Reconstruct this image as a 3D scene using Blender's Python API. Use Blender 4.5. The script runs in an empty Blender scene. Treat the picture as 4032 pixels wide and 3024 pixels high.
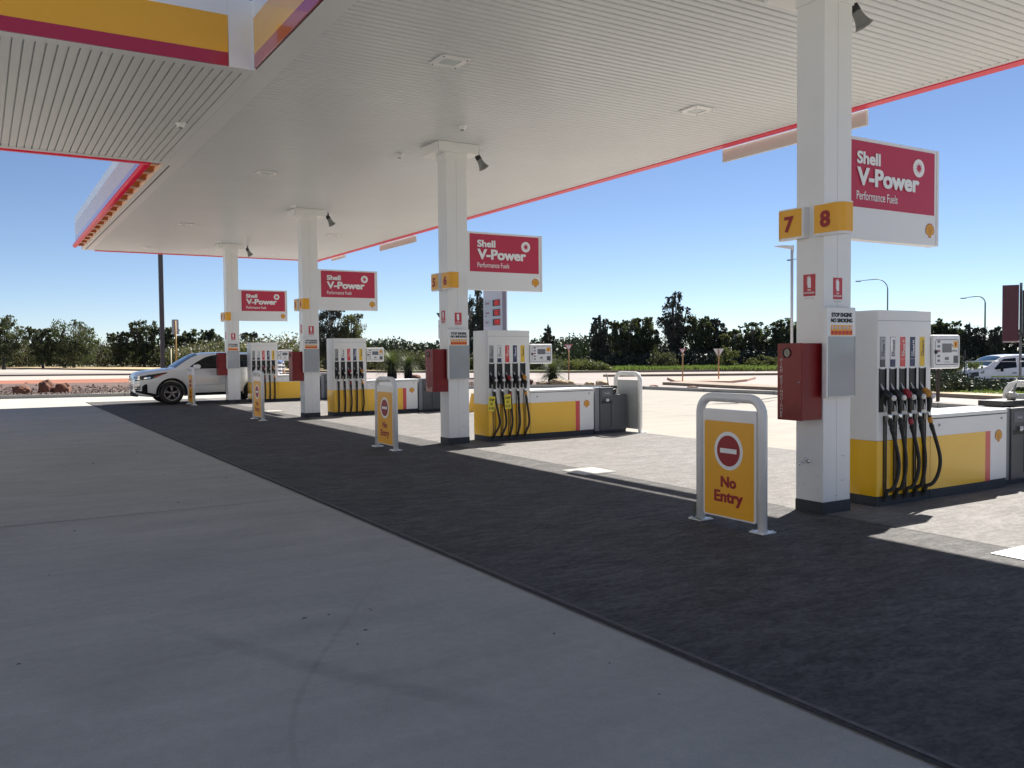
import bpy, bmesh, math, random
import numpy as np
from mathutils import Vector, Matrix, noise
R = math.radians
sc = bpy.context.scene
col = sc.collection

# ------------------------------------------------------------------ camera
YAW, PITCH, ROLL, FPX = 0.5459, -0.0368, -0.0094, 3452.5 / 4032
cam_d = bpy.data.cameras.new('camera'); cam = bpy.data.objects.new('camera', cam_d); col.objects.link(cam)
f_ = Vector((math.sin(YAW)*math.cos(PITCH), math.cos(YAW)*math.cos(PITCH), math.sin(PITCH)))
r_ = Vector((math.cos(YAW), -math.sin(YAW), 0)); u_ = r_.cross(f_)
r2 = math.cos(ROLL)*r_ + math.sin(ROLL)*u_; u2 = -math.sin(ROLL)*r_ + math.cos(ROLL)*u_
M = Matrix((r2, u2, -f_)).transposed().to_4x4(); M.translation = (0, 0, 1.65)
cam.matrix_world = M
cam_d.sensor_fit = 'HORIZONTAL'; cam_d.sensor_width = 36; cam_d.lens = FPX*36
cam_d.clip_start = .05; cam_d.clip_end = 3000
sc.camera = cam

# ------------------------------------------------------------------ sky, sun, exposure
SUN = Vector((.964, .42, 1)).normalized()
el = math.asin(SUN.z); az = math.atan2(SUN.x, SUN.y)
w = bpy.data.worlds.new('World'); sc.world = w; w.use_nodes = True
nt = w.node_tree; bg = nt.nodes['Background']
sky = nt.nodes.new('ShaderNodeTexSky'); sky.sky_type = 'NISHITA'; sky.sun_disc = False
sky.sun_elevation = el; sky.sun_rotation = az; sky.air_density = .65; sky.dust_density = 0; sky.ozone_density = 2.2; sky.altitude = 0
tint = nt.nodes.new('ShaderNodeVectorMath'); tint.operation = 'MULTIPLY'; tint.inputs[1].default_value = (1.0, .98, 1.02)
nt.links.new(sky.outputs[0], tint.inputs[0]); nt.links.new(tint.outputs[0], bg.inputs[0]); bg.inputs[1].default_value = .052
sl = bpy.data.lights.new('sun', 'SUN'); sl.energy = 5.0; sl.angle = R(.5); sl.color = (1, .95, .87)
so = bpy.data.objects.new('sun', sl); col.objects.link(so)
so.rotation_euler = SUN.to_track_quat('Z', 'Y').to_euler()
so.location = (20, 10, 30)
sc.view_settings.view_transform = 'Standard'; sc.view_settings.look = 'None'
sc.view_settings.exposure = 1.2; sc.view_settings.gamma = 1
sc.render.engine = 'CYCLES'
sc.cycles.max_bounces = 8; sc.cycles.diffuse_bounces = 5; sc.cycles.glossy_bounces = 4
sc.cycles.sample_clamp_indirect = 6

# ------------------------------------------------------------------ materials
MATS = {}
def mat(name, c, rough=.6, metal=0, var=0, vscale=5, bump=0, bscale=60, coat=0, spec=.5, emit=0, trans=0, stretch=None, alpha=None, island=0):
    if name in MATS: return MATS[name]
    m = bpy.data.materials.new(name); m.use_nodes = True; MATS[name] = m
    n = m.node_tree; b = n.nodes['Principled BSDF']; L = n.links.new
    b.inputs['Base Color'].default_value = (*c, 1); b.inputs['Roughness'].default_value = rough
    b.inputs['Metallic'].default_value = metal; b.inputs['Specular IOR Level'].default_value = spec
    b.inputs['Coat Weight'].default_value = coat; b.inputs['Coat Roughness'].default_value = .06
    if emit: b.inputs['Emission Color'].default_value = (*c, 1); b.inputs['Emission Strength'].default_value = emit
    if trans: b.inputs['Transmission Weight'].default_value = trans
    tc = n.nodes.new('ShaderNodeTexCoord'); vec = tc.outputs['Object']
    if stretch:
        mp = n.nodes.new('ShaderNodeMapping'); mp.inputs['Scale'].default_value = stretch; L(vec, mp.inputs[0]); vec = mp.outputs[0]
    if var:
        t = n.nodes.new('ShaderNodeTexNoise'); t.inputs['Scale'].default_value = vscale; t.inputs['Detail'].default_value = 6; t.inputs['Roughness'].default_value = .65; L(vec, t.inputs['Vector'])
        r = n.nodes.new('ShaderNodeMapRange'); r.inputs[1].default_value = .3; r.inputs[2].default_value = .7
        r.inputs[3].default_value = 1-var; r.inputs[4].default_value = 1+var; L(t.outputs[0], r.inputs[0])
        v = n.nodes.new('ShaderNodeVectorMath'); v.operation = 'SCALE'; v.inputs[0].default_value = c; L(r.outputs[0], v.inputs['Scale'])
        L(v.outputs[0], b.inputs['Base Color'])
    if island:
        g = n.nodes.new('ShaderNodeNewGeometry')
        r = n.nodes.new('ShaderNodeMapRange'); r.inputs[3].default_value = 1-island; r.inputs[4].default_value = 1+island*1.3; L(g.outputs['Random Per Island'], r.inputs[0])
        v = n.nodes.new('ShaderNodeVectorMath'); v.operation = 'SCALE'; L(r.outputs[0], v.inputs['Scale'])
        src = b.inputs['Base Color'].links[0].from_socket if b.inputs['Base Color'].links else None
        if src: L(src, v.inputs[0])
        else: v.inputs[0].default_value = c
        L(v.outputs[0], b.inputs['Base Color'])
    if bump:
        t = n.nodes.new('ShaderNodeTexNoise'); t.inputs['Scale'].default_value = bscale; t.inputs['Detail'].default_value = 4; L(vec, t.inputs['Vector'])
        k = n.nodes.new('ShaderNodeBump'); k.inputs['Strength'].default_value = bump; k.inputs['Distance'].default_value = .02; L(t.outputs[0], k.inputs['Height']); L(k.outputs[0], b.inputs['Normal'])
    return m

def layered(name, base, specs, rough=.85, bump=.15, bscale=90, spec=.4):
    """ground material: base colour times several noise layers (scale, amount, stretch)"""
    m = bpy.data.materials.new(name); m.use_nodes = True; MATS[name] = m
    n = m.node_tree; b = n.nodes['Principled BSDF']; L = n.links.new
    b.inputs['Roughness'].default_value = rough; b.inputs['Specular IOR Level'].default_value = spec
    tc = n.nodes.new('ShaderNodeTexCoord'); cur = None
    for sca, amt, st, lo, hi in specs:
        mp = n.nodes.new('ShaderNodeMapping'); mp.inputs['Scale'].default_value = st; mp.inputs['Rotation'].default_value = (0, 0, sca*.37); L(tc.outputs['Object'], mp.inputs[0])
        t = n.nodes.new('ShaderNodeTexNoise'); t.inputs['Scale'].default_value = sca; t.inputs['Detail'].default_value = 7; t.inputs['Roughness'].default_value = .6; t.inputs['Distortion'].default_value = .4; L(mp.outputs[0], t.inputs['Vector'])
        r = n.nodes.new('ShaderNodeMapRange'); r.inputs[1].default_value = lo; r.inputs[2].default_value = hi; r.inputs[3].default_value = 1-amt; r.inputs[4].default_value = 1+amt; L(t.outputs[0], r.inputs[0])
        v = n.nodes.new('ShaderNodeVectorMath'); v.operation = 'SCALE'; L(r.outputs[0], v.inputs['Scale'])
        if cur is None: v.inputs[0].default_value = base
        else: L(cur, v.inputs[0])
        cur = v.outputs[0]
    L(cur, b.inputs['Base Color'])
    t = n.nodes.new('ShaderNodeTexNoise'); t.inputs['Scale'].default_value = bscale; t.inputs['Detail'].default_value = 5; L(tc.outputs['Object'], t.inputs['Vector'])
    k = n.nodes.new('ShaderNodeBump'); k.inputs['Strength'].default_value = bump; k.inputs['Distance'].default_value = .01; L(t.outputs[0], k.inputs['Height']); L(k.outputs[0], b.inputs['Normal'])
    return m

WHITE = mat('white_powder_coat', (.80, .80, .79), .32, var=.03, vscale=1.5, bump=.03, bscale=25, coat=.15)
WHITE2 = mat('white_sign_plastic', (.80, .80, .80), .3, coat=.2)
SOFF = mat('soffit_cream_steel', (.655, .675, .685), .30, var=.03, vscale=.7, bump=.02, bscale=3, spec=.6)
SOFFL = mat('link_soffit_steel', (.65, .66, .655), .33, var=.03, vscale=.7, bump=.02, bscale=3, spec=.6)
YEL = mat('station_yellow', (.88, .50, .014), .25, var=.02, vscale=2, coat=.5)
YELS = mat('sign_amber', (.86, .42, .02), .4, coat=.1)
CRIM = mat('sign_crimson', (.50, .022, .065), .45, coat=.08)
CRIMT = mat('lettering_crimson', (.33, .012, .02), .5)
STRIPE = mat('red_stripe', (.62, .03, .035), .3, coat=.4)
FRED = mat('cabinet_red_enamel', (.20, .006, .010), .35, var=.15, vscale=5, bump=.04, bscale=8, coat=.06, spec=.3)
GREYD = mat('dark_grey_steel', (.075, .08, .09), .45, var=.08, vscale=4)
GREYM = mat('mid_grey_steel', (.20, .21, .23), .4, metal=.3, var=.08, vscale=3)
BASEG = mat('plinth_grey', (.035, .039, .048), .7, var=.15, vscale=8)
BLACK = mat('black_plastic', (.012, .013, .015), .4)
RUB = mat('black_rubber', (.014, .014, .015), .62, bump=.2, bscale=200)
CHROME = mat('chrome', (.75, .75, .75), .15, metal=1)
STEEL = mat('galvanised_steel', (.42, .43, .44), .45, metal=.6)
NAVY = mat('label_navy', (.02, .03, .10), .4)
LETW = mat('lettering_white', (.85, .86, .87), .4)
LETB = mat('lettering_black', (.01, .012, .02), .5)
LCD = mat('lcd_grey', (.14, .15, .18), .15)
SHADEB = mat('recess_black', (.006, .006, .007), .5)
CONC = layered('pale_concrete', (.405, .395, .355), [(.35, .08, (1, 1, 1), .3, .7), (1.6, .07, (1, 1, 1), .3, .7), (14, .06, (1, 1, 1), .3, .7), (2.2, .06, (.2, 1.6, 1), .35, .65), (170, .10, (1, 1, 1), .35, .65)])
SLAB = layered('dark_stamped_concrete', (.096, .092, .091), [(.4, .12, (1, 1, 1), .3, .7), (2.2, .16, (.7, 1.3, 1), .35, .65), (8, .22, (.6, 1.5, 1), .38, .62), (24, .20, (.8, 1.2, 1), .38, .62), (90, .14, (1, 1, 1), .3, .7)], rough=.85, bump=1.0, bscale=28, spec=.2)  # dark stamped paving, base taken down further to deepen the canopy shade
ROAD = layered('sun_bleached_asphalt', (.29, .25, .23), [(.12, .10, (1, 1, 1), .3, .7), (1.2, .08, (1, 1, 1), .3, .7), (9, .08, (1, 1, 1), .3, .7)])
ROADL = layered('pale_road_shoulder', (.40, .355, .31), [(.2, .08, (1, 1, 1), .3, .7), (6, .08, (1, 1, 1), .3, .7)])
MULCH = layered('bark_mulch', (.13, .085, .07), [(1.2, .25, (1, 1, 1), .3, .7), (14, .5, (1, 1, 1), .35, .65), (45, .5, (1, 1, 1), .35, .65)], bump=1, bscale=30)
REDP = layered('red_oxide_paving', (.31, .12, .07), [(.3, .12, (1, 1, 1), .3, .7), (5, .08, (1, 1, 1), .3, .7)])
SAND = layered('sandy_verge', (.44, .34, .19), [(.4, .12, (1, 1, 1), .3, .7), (8, .15, (1, 1, 1), .3, .7)])
DIRT = layered('dry_ground', (.16, .14, .08), [(.1, .2, (1, 1, 1), .3, .7), (3, .2, (1, 1, 1), .3, .7)])
GRASSM = layered('verge_grass_soil', (.14, .16, .05), [(.4, .2, (1, 1, 1), .3, .7), (6, .3, (1, 1, 1), .3, .7)])
KERB = layered('kerb_concrete', (.33, .32, .30), [(1, .08, (1, 1, 1), .3, .7), (20, .08, (1, 1, 1), .3, .7)])
OLDK = layered('old_kerb', (.26, .20, .15), [(1, .15, (1, 1, 1), .3, .7), (20, .1, (1, 1, 1), .3, .7)])
ROCK = layered('laterite_rock', (.165, .072, .045), [(1.5, .3, (1, 1, 1), .3, .7), (9, .35, (1, 1, 1), .35, .65)], bump=1, bscale=12)
LIME = layered('limestone_rock', (.42, .32, .20), [(1.5, .2, (1, 1, 1), .3, .7), (9, .25, (1, 1, 1), .35, .65)], bump=1, bscale=12)
BARK = mat('bark', (.10, .085, .07), .9, var=.3, vscale=8, bump=.6, bscale=20)
LEAF_G = mat('eucalypt_leaf', (.060, .072, .042), .6, var=.35, vscale=.6, island=.45, spec=.3)
LEAF_D = mat('casuarina_leaf', (.052, .060, .044), .6, var=.45, vscale=.6, island=.4, spec=.3)
LEAF_O = mat('olive_leaf', (.075, .082, .045), .6, var=.35, vscale=.5, island=.45, spec=.3)
LEAF_B = mat('scrub_leaf', (.066, .066, .045), .65, var=.45, vscale=.35, island=.5, spec=.25)
FLOWER = mat('cream_blossom', (.38, .34, .27), .7, island=.3)
GT = mat('grasstree_leaf', (.07, .09, .04), .55, island=.4)
GRASSB = mat('grass_blade', (.10, .14, .035), .6, island=.45)
TREDL = mat('red_light_bar', (.60, .010, .045), .35, emit=.07)
GLASSD = mat('tinted_glass', (.008, .010, .012), .08, spec=.35)
GLASSB = mat('windscreen_glass', (.02, .045, .07), .08, spec=.6, coat=0)
CARW = mat('white_car_paint', (.80, .80, .79), .28, coat=1)
CARD = mat('dark_car_paint', (.018, .019, .03), .25, coat=1)
CARS = mat('silver_car_paint', (.25, .26, .28), .25, metal=.4, coat=1)

def translucent(m, c, amt):
    n = m.node_tree; b = n.nodes['Principled BSDF']; out = n.nodes['Material Output']
    t = n.nodes.new('ShaderNodeBsdfTranslucent'); t.inputs[0].default_value = (*c, 1)
    x = n.nodes.new('ShaderNodeMixShader'); x.inputs[0].default_value = amt
    n.links.new(b.outputs[0], x.inputs[1]); n.links.new(t.outputs[0], x.inputs[2]); n.links.new(x.outputs[0], out.inputs[0])

for m_, c_ in ((LEAF_G, (.10, .13, .03)), (LEAF_O, (.14, .16, .04)), (LEAF_B, (.10, .11, .04)), (GRASSB, (.18, .25, .05)), (GT, (.12, .16, .04))): translucent(m_, c_, .3)

# ------------------------------------------------------------------ mesh builder
class MB:
    def __init__(s): s.v = []; s.f = []; s.m = []; s.mats = []; s.cur = 0; s.sm = []; s.smooth = False
    def use(s, m):
        if m not in s.mats: s.mats.append(m)
        s.cur = s.mats.index(m); return s
    def add(s, vs, fs):
        o = len(s.v); s.v += [tuple(v) for v in vs]
        for f in fs: s.f.append([o+i for i in f]); s.m.append(s.cur); s.sm.append(s.smooth)
        return s
    def box(s, x0, x1, y0, y1, z0, z1):
        return s.add([(x0,y0,z0),(x1,y0,z0),(x1,y1,z0),(x0,y1,z0),(x0,y0,z1),(x1,y0,z1),(x1,y1,z1),(x0,y1,z1)],
                     [(0,3,2,1),(4,5,6,7),(0,1,5,4),(1,2,6,5),(2,3,7,6),(3,0,4,7)])
    def prism(s, pts, o, a, b, n, t):
        """2-D polygon pts in the frame (o; a, b), extruded t along n (n = a x b)"""
        o, a, b, n = map(Vector, (o, a, b, n)); k = len(pts)
        fr = [o+a*x+b*y+n*t for x, y in pts]; bk = [o+a*x+b*y for x, y in pts]
        return s.add(fr+bk, [tuple(range(k)), tuple(range(2*k-1, k-1, -1))]+[(i, k+i, k+(i+1) % k, (i+1) % k) for i in range(k)])
    def tube(s, path, r, seg=12, cap=True):
        path = [Vector(p) for p in path]; n = len(path); rs = r if isinstance(r, (list, tuple)) else [r]*n
        sm = s.smooth; s.smooth = True
        vs = []; T0 = (path[1]-path[0]).normalized(); N = T0.orthogonal().normalized()
        for i, p in enumerate(path):
            T = (path[min(i+1, n-1)]-path[max(i-1, 0)]).normalized()
            N = (N - T*N.dot(T)); N = N.normalized() if N.length > 1e-6 else T.orthogonal().normalized()
            B = T.cross(N)
            for k in range(seg):
                a = 2*math.pi*k/seg; vs.append(p+(N*math.cos(a)+B*math.sin(a))*rs[i])
        fs = [(i*seg+k, i*seg+(k+1) % seg, (i+1)*seg+(k+1) % seg, (i+1)*seg+k) for i in range(n-1) for k in range(seg)]
        s.add(vs, fs); s.smooth = False
        if cap:
            o = len(s.v)-len(vs)
            s.f.append([o+k for k in range(seg-1, -1, -1)]); s.m.append(s.cur); s.sm.append(False)
            s.f.append([o+(n-1)*seg+k for k in range(seg)]); s.m.append(s.cur); s.sm.append(False)
        s.smooth = sm; return s
    def lathe(s, prof, o=(0, 0, 0), axis=(0, 0, 1), seg=24):
        """prof: (radius, height) along axis"""
        o = Vector(o); ax = Vector(axis).normalized(); N = ax.orthogonal().normalized(); B = ax.cross(N)
        vs = []; 
        for r, h in prof:
            for k in range(seg):
                a = 2*math.pi*k/seg; vs.append(o+ax*h+(N*math.cos(a)+B*math.sin(a))*max(r, 1e-4))
        n = len(prof); sm = s.smooth; s.smooth = True
        s.add(vs, [(i*seg+k, i*seg+(k+1) % seg, (i+1)*seg+(k+1) % seg, (i+1)*seg+k) for i in range(n-1) for k in range(seg)]); s.smooth = sm
        return s
    def grid(s, P, nu, nv):
        sm = s.smooth; s.smooth = True
        s.add(P, [(i*nv+j, (i+1)*nv+j, (i+1)*nv+j+1, i*nv+j+1) for i in range(nu-1) for j in range(nv-1)]); s.smooth = sm; return s
    def mesh(s, name, m=None):
        me = bpy.data.meshes.new(name); me.from_pydata([tuple(v) for v in s.v], [], s.f)
        for q in (s.mats or [m]): me.materials.append(q)
        me.polygons.foreach_set('material_index', s.m if s.mats else [0]*len(s.f))
        me.polygons.foreach_set('use_smooth', s.sm); me.update(); return me
    def build(s, name, m=None, parent=None, bevel=0, loc=None, bseg=2):
        o = bpy.data.objects.new(name, s.mesh(name, m)); col.objects.link(o)
        if parent: o.parent = parent
        if loc: o.location = loc
        if bevel:
            b = o.modifiers.new('bevel', 'BEVEL'); b.width = bevel; b.segments = bseg; b.limit_method = 'ANGLE'; b.angle_limit = R(40)
            for p in o.data.polygons: p.use_smooth = True
            b.harden_normals = True
        return o

def tag(o, label=None, cat=None, group=None, kind=None):
    if label: o['label'] = label
    if cat: o['category'] = cat
    if group: o['group'] = group
    if kind: o['kind'] = kind
    return o
def thing(name, label, cat, loc=(0, 0, 0), rz=0, group=None):
    o = bpy.data.objects.new(name, None); col.objects.link(o); o.location = loc; o.rotation_euler = (0, 0, rz); o.empty_display_size = .2
    return tag(o, label, cat, group)
def struct(o): o['kind'] = 'structure'; return o
def dup(root, loc, label=None, skip=(), group=None):
    c = root.copy(); col.objects.link(c); c.location = loc
    if label: c['label'] = label
    if group: c['group'] = group
    for ch in list(root.children):
        if ch.name.split('.')[0] in skip: continue
        d = ch.copy(); col.objects.link(d); d.parent = c
        for g in list(ch.children):
            e = g.copy(); col.objects.link(e); e.parent = d
    return c
def rrect(w, h, r, n=5):
    P = []
    for cx, cy, a0 in ((w/2-r, h/2-r, 0), (-w/2+r, h/2-r, 90), (-w/2+r, -h/2+r, 180), (w/2-r, -h/2+r, 270)):
        for k in range(n+1):
            a = R(a0+90*k/n); P.append((cx+r*math.cos(a), cy+r*math.sin(a)))
    return P
def circ(r, n=28, cx=0, cy=0, sx=1): return [(cx+sx*r*math.cos(2*math.pi*k/n), cy+r*math.sin(2*math.pi*k/n)) for k in range(n)]
_txt = {}
def text2d(s, bold):
    if (s, bold) in _txt: return _txt[(s, bold)]
    cu = bpy.data.curves.new('t', 'FONT'); cu.body = s; cu.size = 1; cu.offset = bold; cu.resolution_u = 4; cu.fill_mode = 'FRONT'
    o = bpy.data.objects.new('t', cu); col.objects.link(o); dg = bpy.context.evaluated_depsgraph_get(); dg.update()
    me = bpy.data.meshes.new_from_object(o.evaluated_get(dg)); 
    V = [(v.co.x, v.co.y) for v in me.vertices]; F = [tuple(p.vertices) for p in me.polygons]
    bpy.data.objects.remove(o); bpy.data.meshes.remove(me); bpy.data.curves.remove(cu)
    _txt[(s, bold)] = (V, F); return V, F
def text(mb, s, o, a, b, x0, x1, y0, y1, m, n_off=.0, bold=.02, fat=0):
    """flat lettering fitted to the box x0..x1, y0..y1 of the frame (o; a, b)"""
    V, F = text2d(s, bold); xs = [v[0] for v in V]; ys = [v[1] for v in V]
    mx, Mx, my, My = min(xs), max(xs), min(ys), max(ys); o, a, b = Vector(o), Vector(a), Vector(b); n = a.cross(b)
    if fat:
        e = fat*(y1-y0)
        for i, (dx, dy) in enumerate(((-1, -.6), (1, -.6), (-1, .6), (1, .6), (0, 0))):
            text(mb, s, o, a, b, x0+e+dx*e, x1-e+dx*e, y0+e*.6+dy*e, y1-e*.6+dy*e, m, n_off+i*.0003, bold)
        return mb
    mb.use(m); mb.add([o+a*(x0+(v[0]-mx)/(Mx-mx)*(x1-x0))+b*(y0+(v[1]-my)/(My-my)*(y1-y0))+n*n_off for v in V], F)
    return mb

PX, PW, PD = 7.148, .412, .34
Y4, S = 5.821, 8.1235
def Yi(k): return Y4+S*k          # k = 0 nearest pillar ... 3 farthest
AX, AY, AZ = Vector((1, 0, 0)), Vector((0, 1, 0)), Vector((0, 0, 1))
# frames: faces looking at -Y use (a=+X, b=+Z); faces looking at -X use (a=-Y, b=+Z)
FY = (AX, AZ, -AY); FX = (-AY, AZ, -AX)

# ================================================================== SETTING
def zg(x, y):
    a = math.degrees(math.atan2(x, y)); d = math.hypot(x, y)
    s = lambda t: max(0, min(1, t))**2*(3-2*max(0, min(1, t)))
    return -1.05*s((a-53.5)/3.5)*s((d-38)/6) if y > 0 and x > 0 else 0
mb = MB(); mb.smooth = True
xs = [-900, -300, -100, -40, -10]+list(np.arange(0, 120, 2.5))+[130, 160, 250, 500, 1200]
ys = [-600, -100, -20]+list(np.arange(0, 100, 2.5))+[110, 130, 160, 200, 300, 600, 1500]
for x in xs:
    for y in ys: mb.v.append((x, y, zg(x, y)-.012-(.0 if math.hypot(x, y) < 150 else .0)))
ny = len(ys)
for i in range(len(xs)-1):
    for j in range(ny-1): mb.f.append([i*ny+j, (i+1)*ny+j, (i+1)*ny+j+1, i*ny+j+1]); mb.m.append(0); mb.sm.append(True)
struct(mb.build('ground', DIRT))
def sheet(name, pts, z, m, thick=0):
    b = MB()
    if thick: b.prism([(x, y) for x, y in pts], (0, 0, z-thick), AX, AY, AZ, thick)
    else: b.add([(x, y, z) for x, y in pts], [tuple(range(len(pts)))])
    return struct(b.build(name, m))
KL = [(-30, 45.5), (-14, 42.2), (.6, 39.5), (5, 38.4), (12, 36.7), (18, 35), (21, 33.8), (23, 32), (24.1, 28.9), (24.7, 22.3), (23.6, 17.5), (22.5, 14.5), (21.6, 8), (21, -8), (20, -34)]
sheet('forecourt', KL+[(-30, -34)], -.004, CONC)
APRON = layered('sunny_apron_concrete', (.335, .312, .275), [(.35, .05, (1, 1, 1), .3, .7), (1.1, .05, (.25, 1.3, 1), .35, .65), (3, .05, (.2, 1.5, 1), .35, .65), (20, .04, (1, 1, 1), .3, .7)], spec=.1)  # copy of the pale concrete, colour lowered where direct sun would clip
sheet('apron', [(11.36, 37)]+[p for p in KL if p[0] > 11.9]+[(11.36, -34)], -.0008, APRON)
def offset_line(P, d):
    out = []
    for i, p in enumerate(P):
        a = Vector(P[max(i-1, 0)]); b = Vector(P[min(i+1, len(P)-1)]); t = (b-a).normalized(); out.append((p[0]-t.y*d, p[1]+t.x*d))
    return out
def kerb(name, P, h, wd, m, label=None):
    Q = offset_line(P, wd); b = MB(); n = len(P)
    vs = [(x, y, -.01) for x, y in P]+[(x, y, h) for x, y in offset_line(P, .02)]+[(x, y, h) for x, y in Q]+[(x, y, -.01) for x, y in Q]
    b.add(vs, [(k*n+i, k*n+i+1, (k+1)*n+i+1, (k+1)*n+i) for k in range(3) for i in range(n-1)])
    return struct(b.build(name, m))
def dens(P, step=1.5):
    out = []
    for a, b in zip(P[:-1], P[1:]):
        k = max(1, int(math.dist(a, b)/step))
        out += [(a[0]+(b[0]-a[0])*i/k, a[1]+(b[1]-a[1])*i/k) for i in range(k)]
    return out+[P[-1]]
kerb('kerb', KL, .13, .16, KERB)
jb = MB()                                                          # kerb joints: thin dark gaps across the kerb
Q0 = dens(KL, 3.0); Q1 = offset_line(Q0, -.003); Q2 = offset_line(Q0, .162)
for (x0, y0), (x1, y1) in list(zip(Q1, Q2))[1:-1]:
    d = Vector((x1-x0, y1-y0)).normalized(); t = Vector((-d.y, d.x))*.009
    jb.add([(x0-t.x, y0-t.y, -.003), (x0+t.x, y0+t.y, -.003), (x1+t.x, y1+t.y, .1335), (x1-t.x, y1-t.y, .1335), (x0-t.x, y0-t.y, .1335), (x0+t.x, y0+t.y, .1335)], [(0, 1, 5, 4), (4, 5, 2, 3)])
struct(jb.build('kerb_joints', mat('joint_dark', (.06, .06, .06), .9)))
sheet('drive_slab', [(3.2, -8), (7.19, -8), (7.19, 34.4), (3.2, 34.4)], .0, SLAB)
SLABB = layered('sunlit_stamped_concrete', (.188, .180, .173), [(.4, .08, (1, 1, 1), .3, .7), (2.2, .10, (.7, 1.3, 1), .35, .65), (8, .14, (.6, 1.5, 1), .38, .62), (24, .12, (.8, 1.2, 1), .38, .62), (90, .12, (1, 1, 1), .3, .7)], rough=.85, bump=1.0, bscale=28, spec=.2)  # same paving as the drive lane, sunlight painted in as a lighter base
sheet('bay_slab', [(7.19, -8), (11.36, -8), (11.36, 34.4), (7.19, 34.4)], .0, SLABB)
# sawn joints and slab edges
JD = mat('joint_dark2', (.035, .035, .035), .9)
jb = MB()
def line(x0, y0, x1, y1, wd, z): 
    d = Vector((x1-x0, y1-y0)).normalized(); t = Vector((-d.y, d.x))*wd/2
    jb.add([(x0-t.x, y0-t.y, z), (x1-t.x, y1-t.y, z), (x1+t.x, y1+t.y, z), (x0+t.x, y0+t.y, z)], [(0, 1, 2, 3)])
jb.use(JD)
line(-6, 9.78, 3.19, 9.78, .012, .0)
for y in (-1.5, 21, 31.5): line(-6, y, 3.19, y, .012, .0)
line(3.195, -8, 3.195, 34.4, .022, .0045)
for y in (0, 4, 8.2, 12.3, 16.4, 20.5, 24.6, 28.7): line(11.37, y, 23.6, y+.4, .012, .0)
for x in (15.3, 19.3): line(x, -6, x, 34, .012, .0)
struct(jb.build('concrete_joints'))
jb = MB(); jb.use(JD)
for k in range(4):
    a = Yi(k)-7.6; b_ = Yi(k)-.1
    line(7.19, a, 7.19, b_, .010, .004)
    line(7.19, a+4.2, 11.3, a+4.2, .008, .004)
jb.use(mat('worn_slab_edge', (.13, .125, .12), .9, var=.3, vscale=12)); line(3.245, -8, 3.245, 34.4, .03, .0042)
struct(jb.build('slab_joints'))
# ribbed metal pit covers in the lanes: each one a thing
def pit(loc, label):
    t = thing('pit_cover', label, 'pit cover', loc, 0, 'ribbed pit covers in the fuel lanes')
    MB().box(0, .55, 0, .56, -.03, .006).build('frame', STEEL, t)
    b = MB()
    for i in range(26): b.box(.025+i*.0195, .037+i*.0195, .02, .54, .004, .011)
    b.build('ribs', mat('grate_metal', (.62, .60, .55), .45), t)
pit((6.83, 9.41, .002), 'ribbed square pit cover in front of the bay 5 and 6 pump')
pit((6.86, 3.4, .002), 'ribbed pit cover before the nearest pump, at the right edge')
pit((6.9, 24.85, .002), 'ribbed square pit cover between the far two fuel pumps')
# tyre marks
def softmark(name, c, s=3, k_=.17):
    m = bpy.data.materials.new(name); m.use_nodes = True; n = m.node_tree; b = n.nodes['Principled BSDF']; b.inputs['Base Color'].default_value = (*c, 1); b.inputs['Roughness'].default_value = .9
    uv = n.nodes.new('ShaderNodeUVMap'); sp = n.nodes.new('ShaderNodeSeparateXYZ'); n.links.new(uv.outputs[0], sp.inputs[0])
    def node(op, a, b2=None):
        q = n.nodes.new('ShaderNodeMath'); q.operation = op
        for i, v in enumerate((a, b2)):
            if v is None: continue
            if isinstance(v, (int, float)): q.inputs[i].default_value = v
            else: n.links.new(v, q.inputs[i])
        return q.outputs[0]
    e = node('MULTIPLY', sp.outputs[1], node('SUBTRACT', 1, sp.outputs[1])); e = node('MULTIPLY', e, 4)
    l = node('MULTIPLY', sp.outputs[0], node('SUBTRACT', 1, sp.outputs[0])); l = node('MINIMUM', node('MULTIPLY', l, 6), 1)
    tc = n.nodes.new('ShaderNodeTexCoord'); t = n.nodes.new('ShaderNodeTexNoise'); t.inputs['Scale'].default_value = s; t.inputs['Detail'].default_value = 8; n.links.new(tc.outputs['Object'], t.inputs['Vector'])
    a = node('MULTIPLY', node('MULTIPLY', e, l), node('MULTIPLY', t.outputs[0], k_)); n.links.new(a, b.inputs['Alpha']); return m
MARK = softmark('tyre_rubber_mark', (.12, .12, .125), 9); STAIN = softmark('damp_stain', (.3, .29, .27), 2.5, .14)
def ribbon(name, pts, wd, m, z=.0012):
    P = [Vector(p) for p in pts]; n = len(P); vs = []; uv = []
    for i, p in enumerate(P):
        t = (P[min(i+1, n-1)]-P[max(i-1, 0)]).normalized(); q = Vector((-t.y, t.x))*wd/2
        vs += [(p.x-q.x, p.y-q.y, z), (p.x+q.x, p.y+q.y, z)]; uv += [(i/(n-1), 0), (i/(n-1), 1)]
    me = bpy.data.meshes.new(name); me.from_pydata(vs, [], [(2*i, 2*i+2, 2*i+3, 2*i+1) for i in range(n-1)]); me.materials.append(m)
    l = me.uv_layers.new(); 
    for lo in me.loops: l.data[lo.index].uv = uv[lo.vertex_index]
    o = bpy.data.objects.new(name, me); col.objects.link(o); return struct(o)
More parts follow.
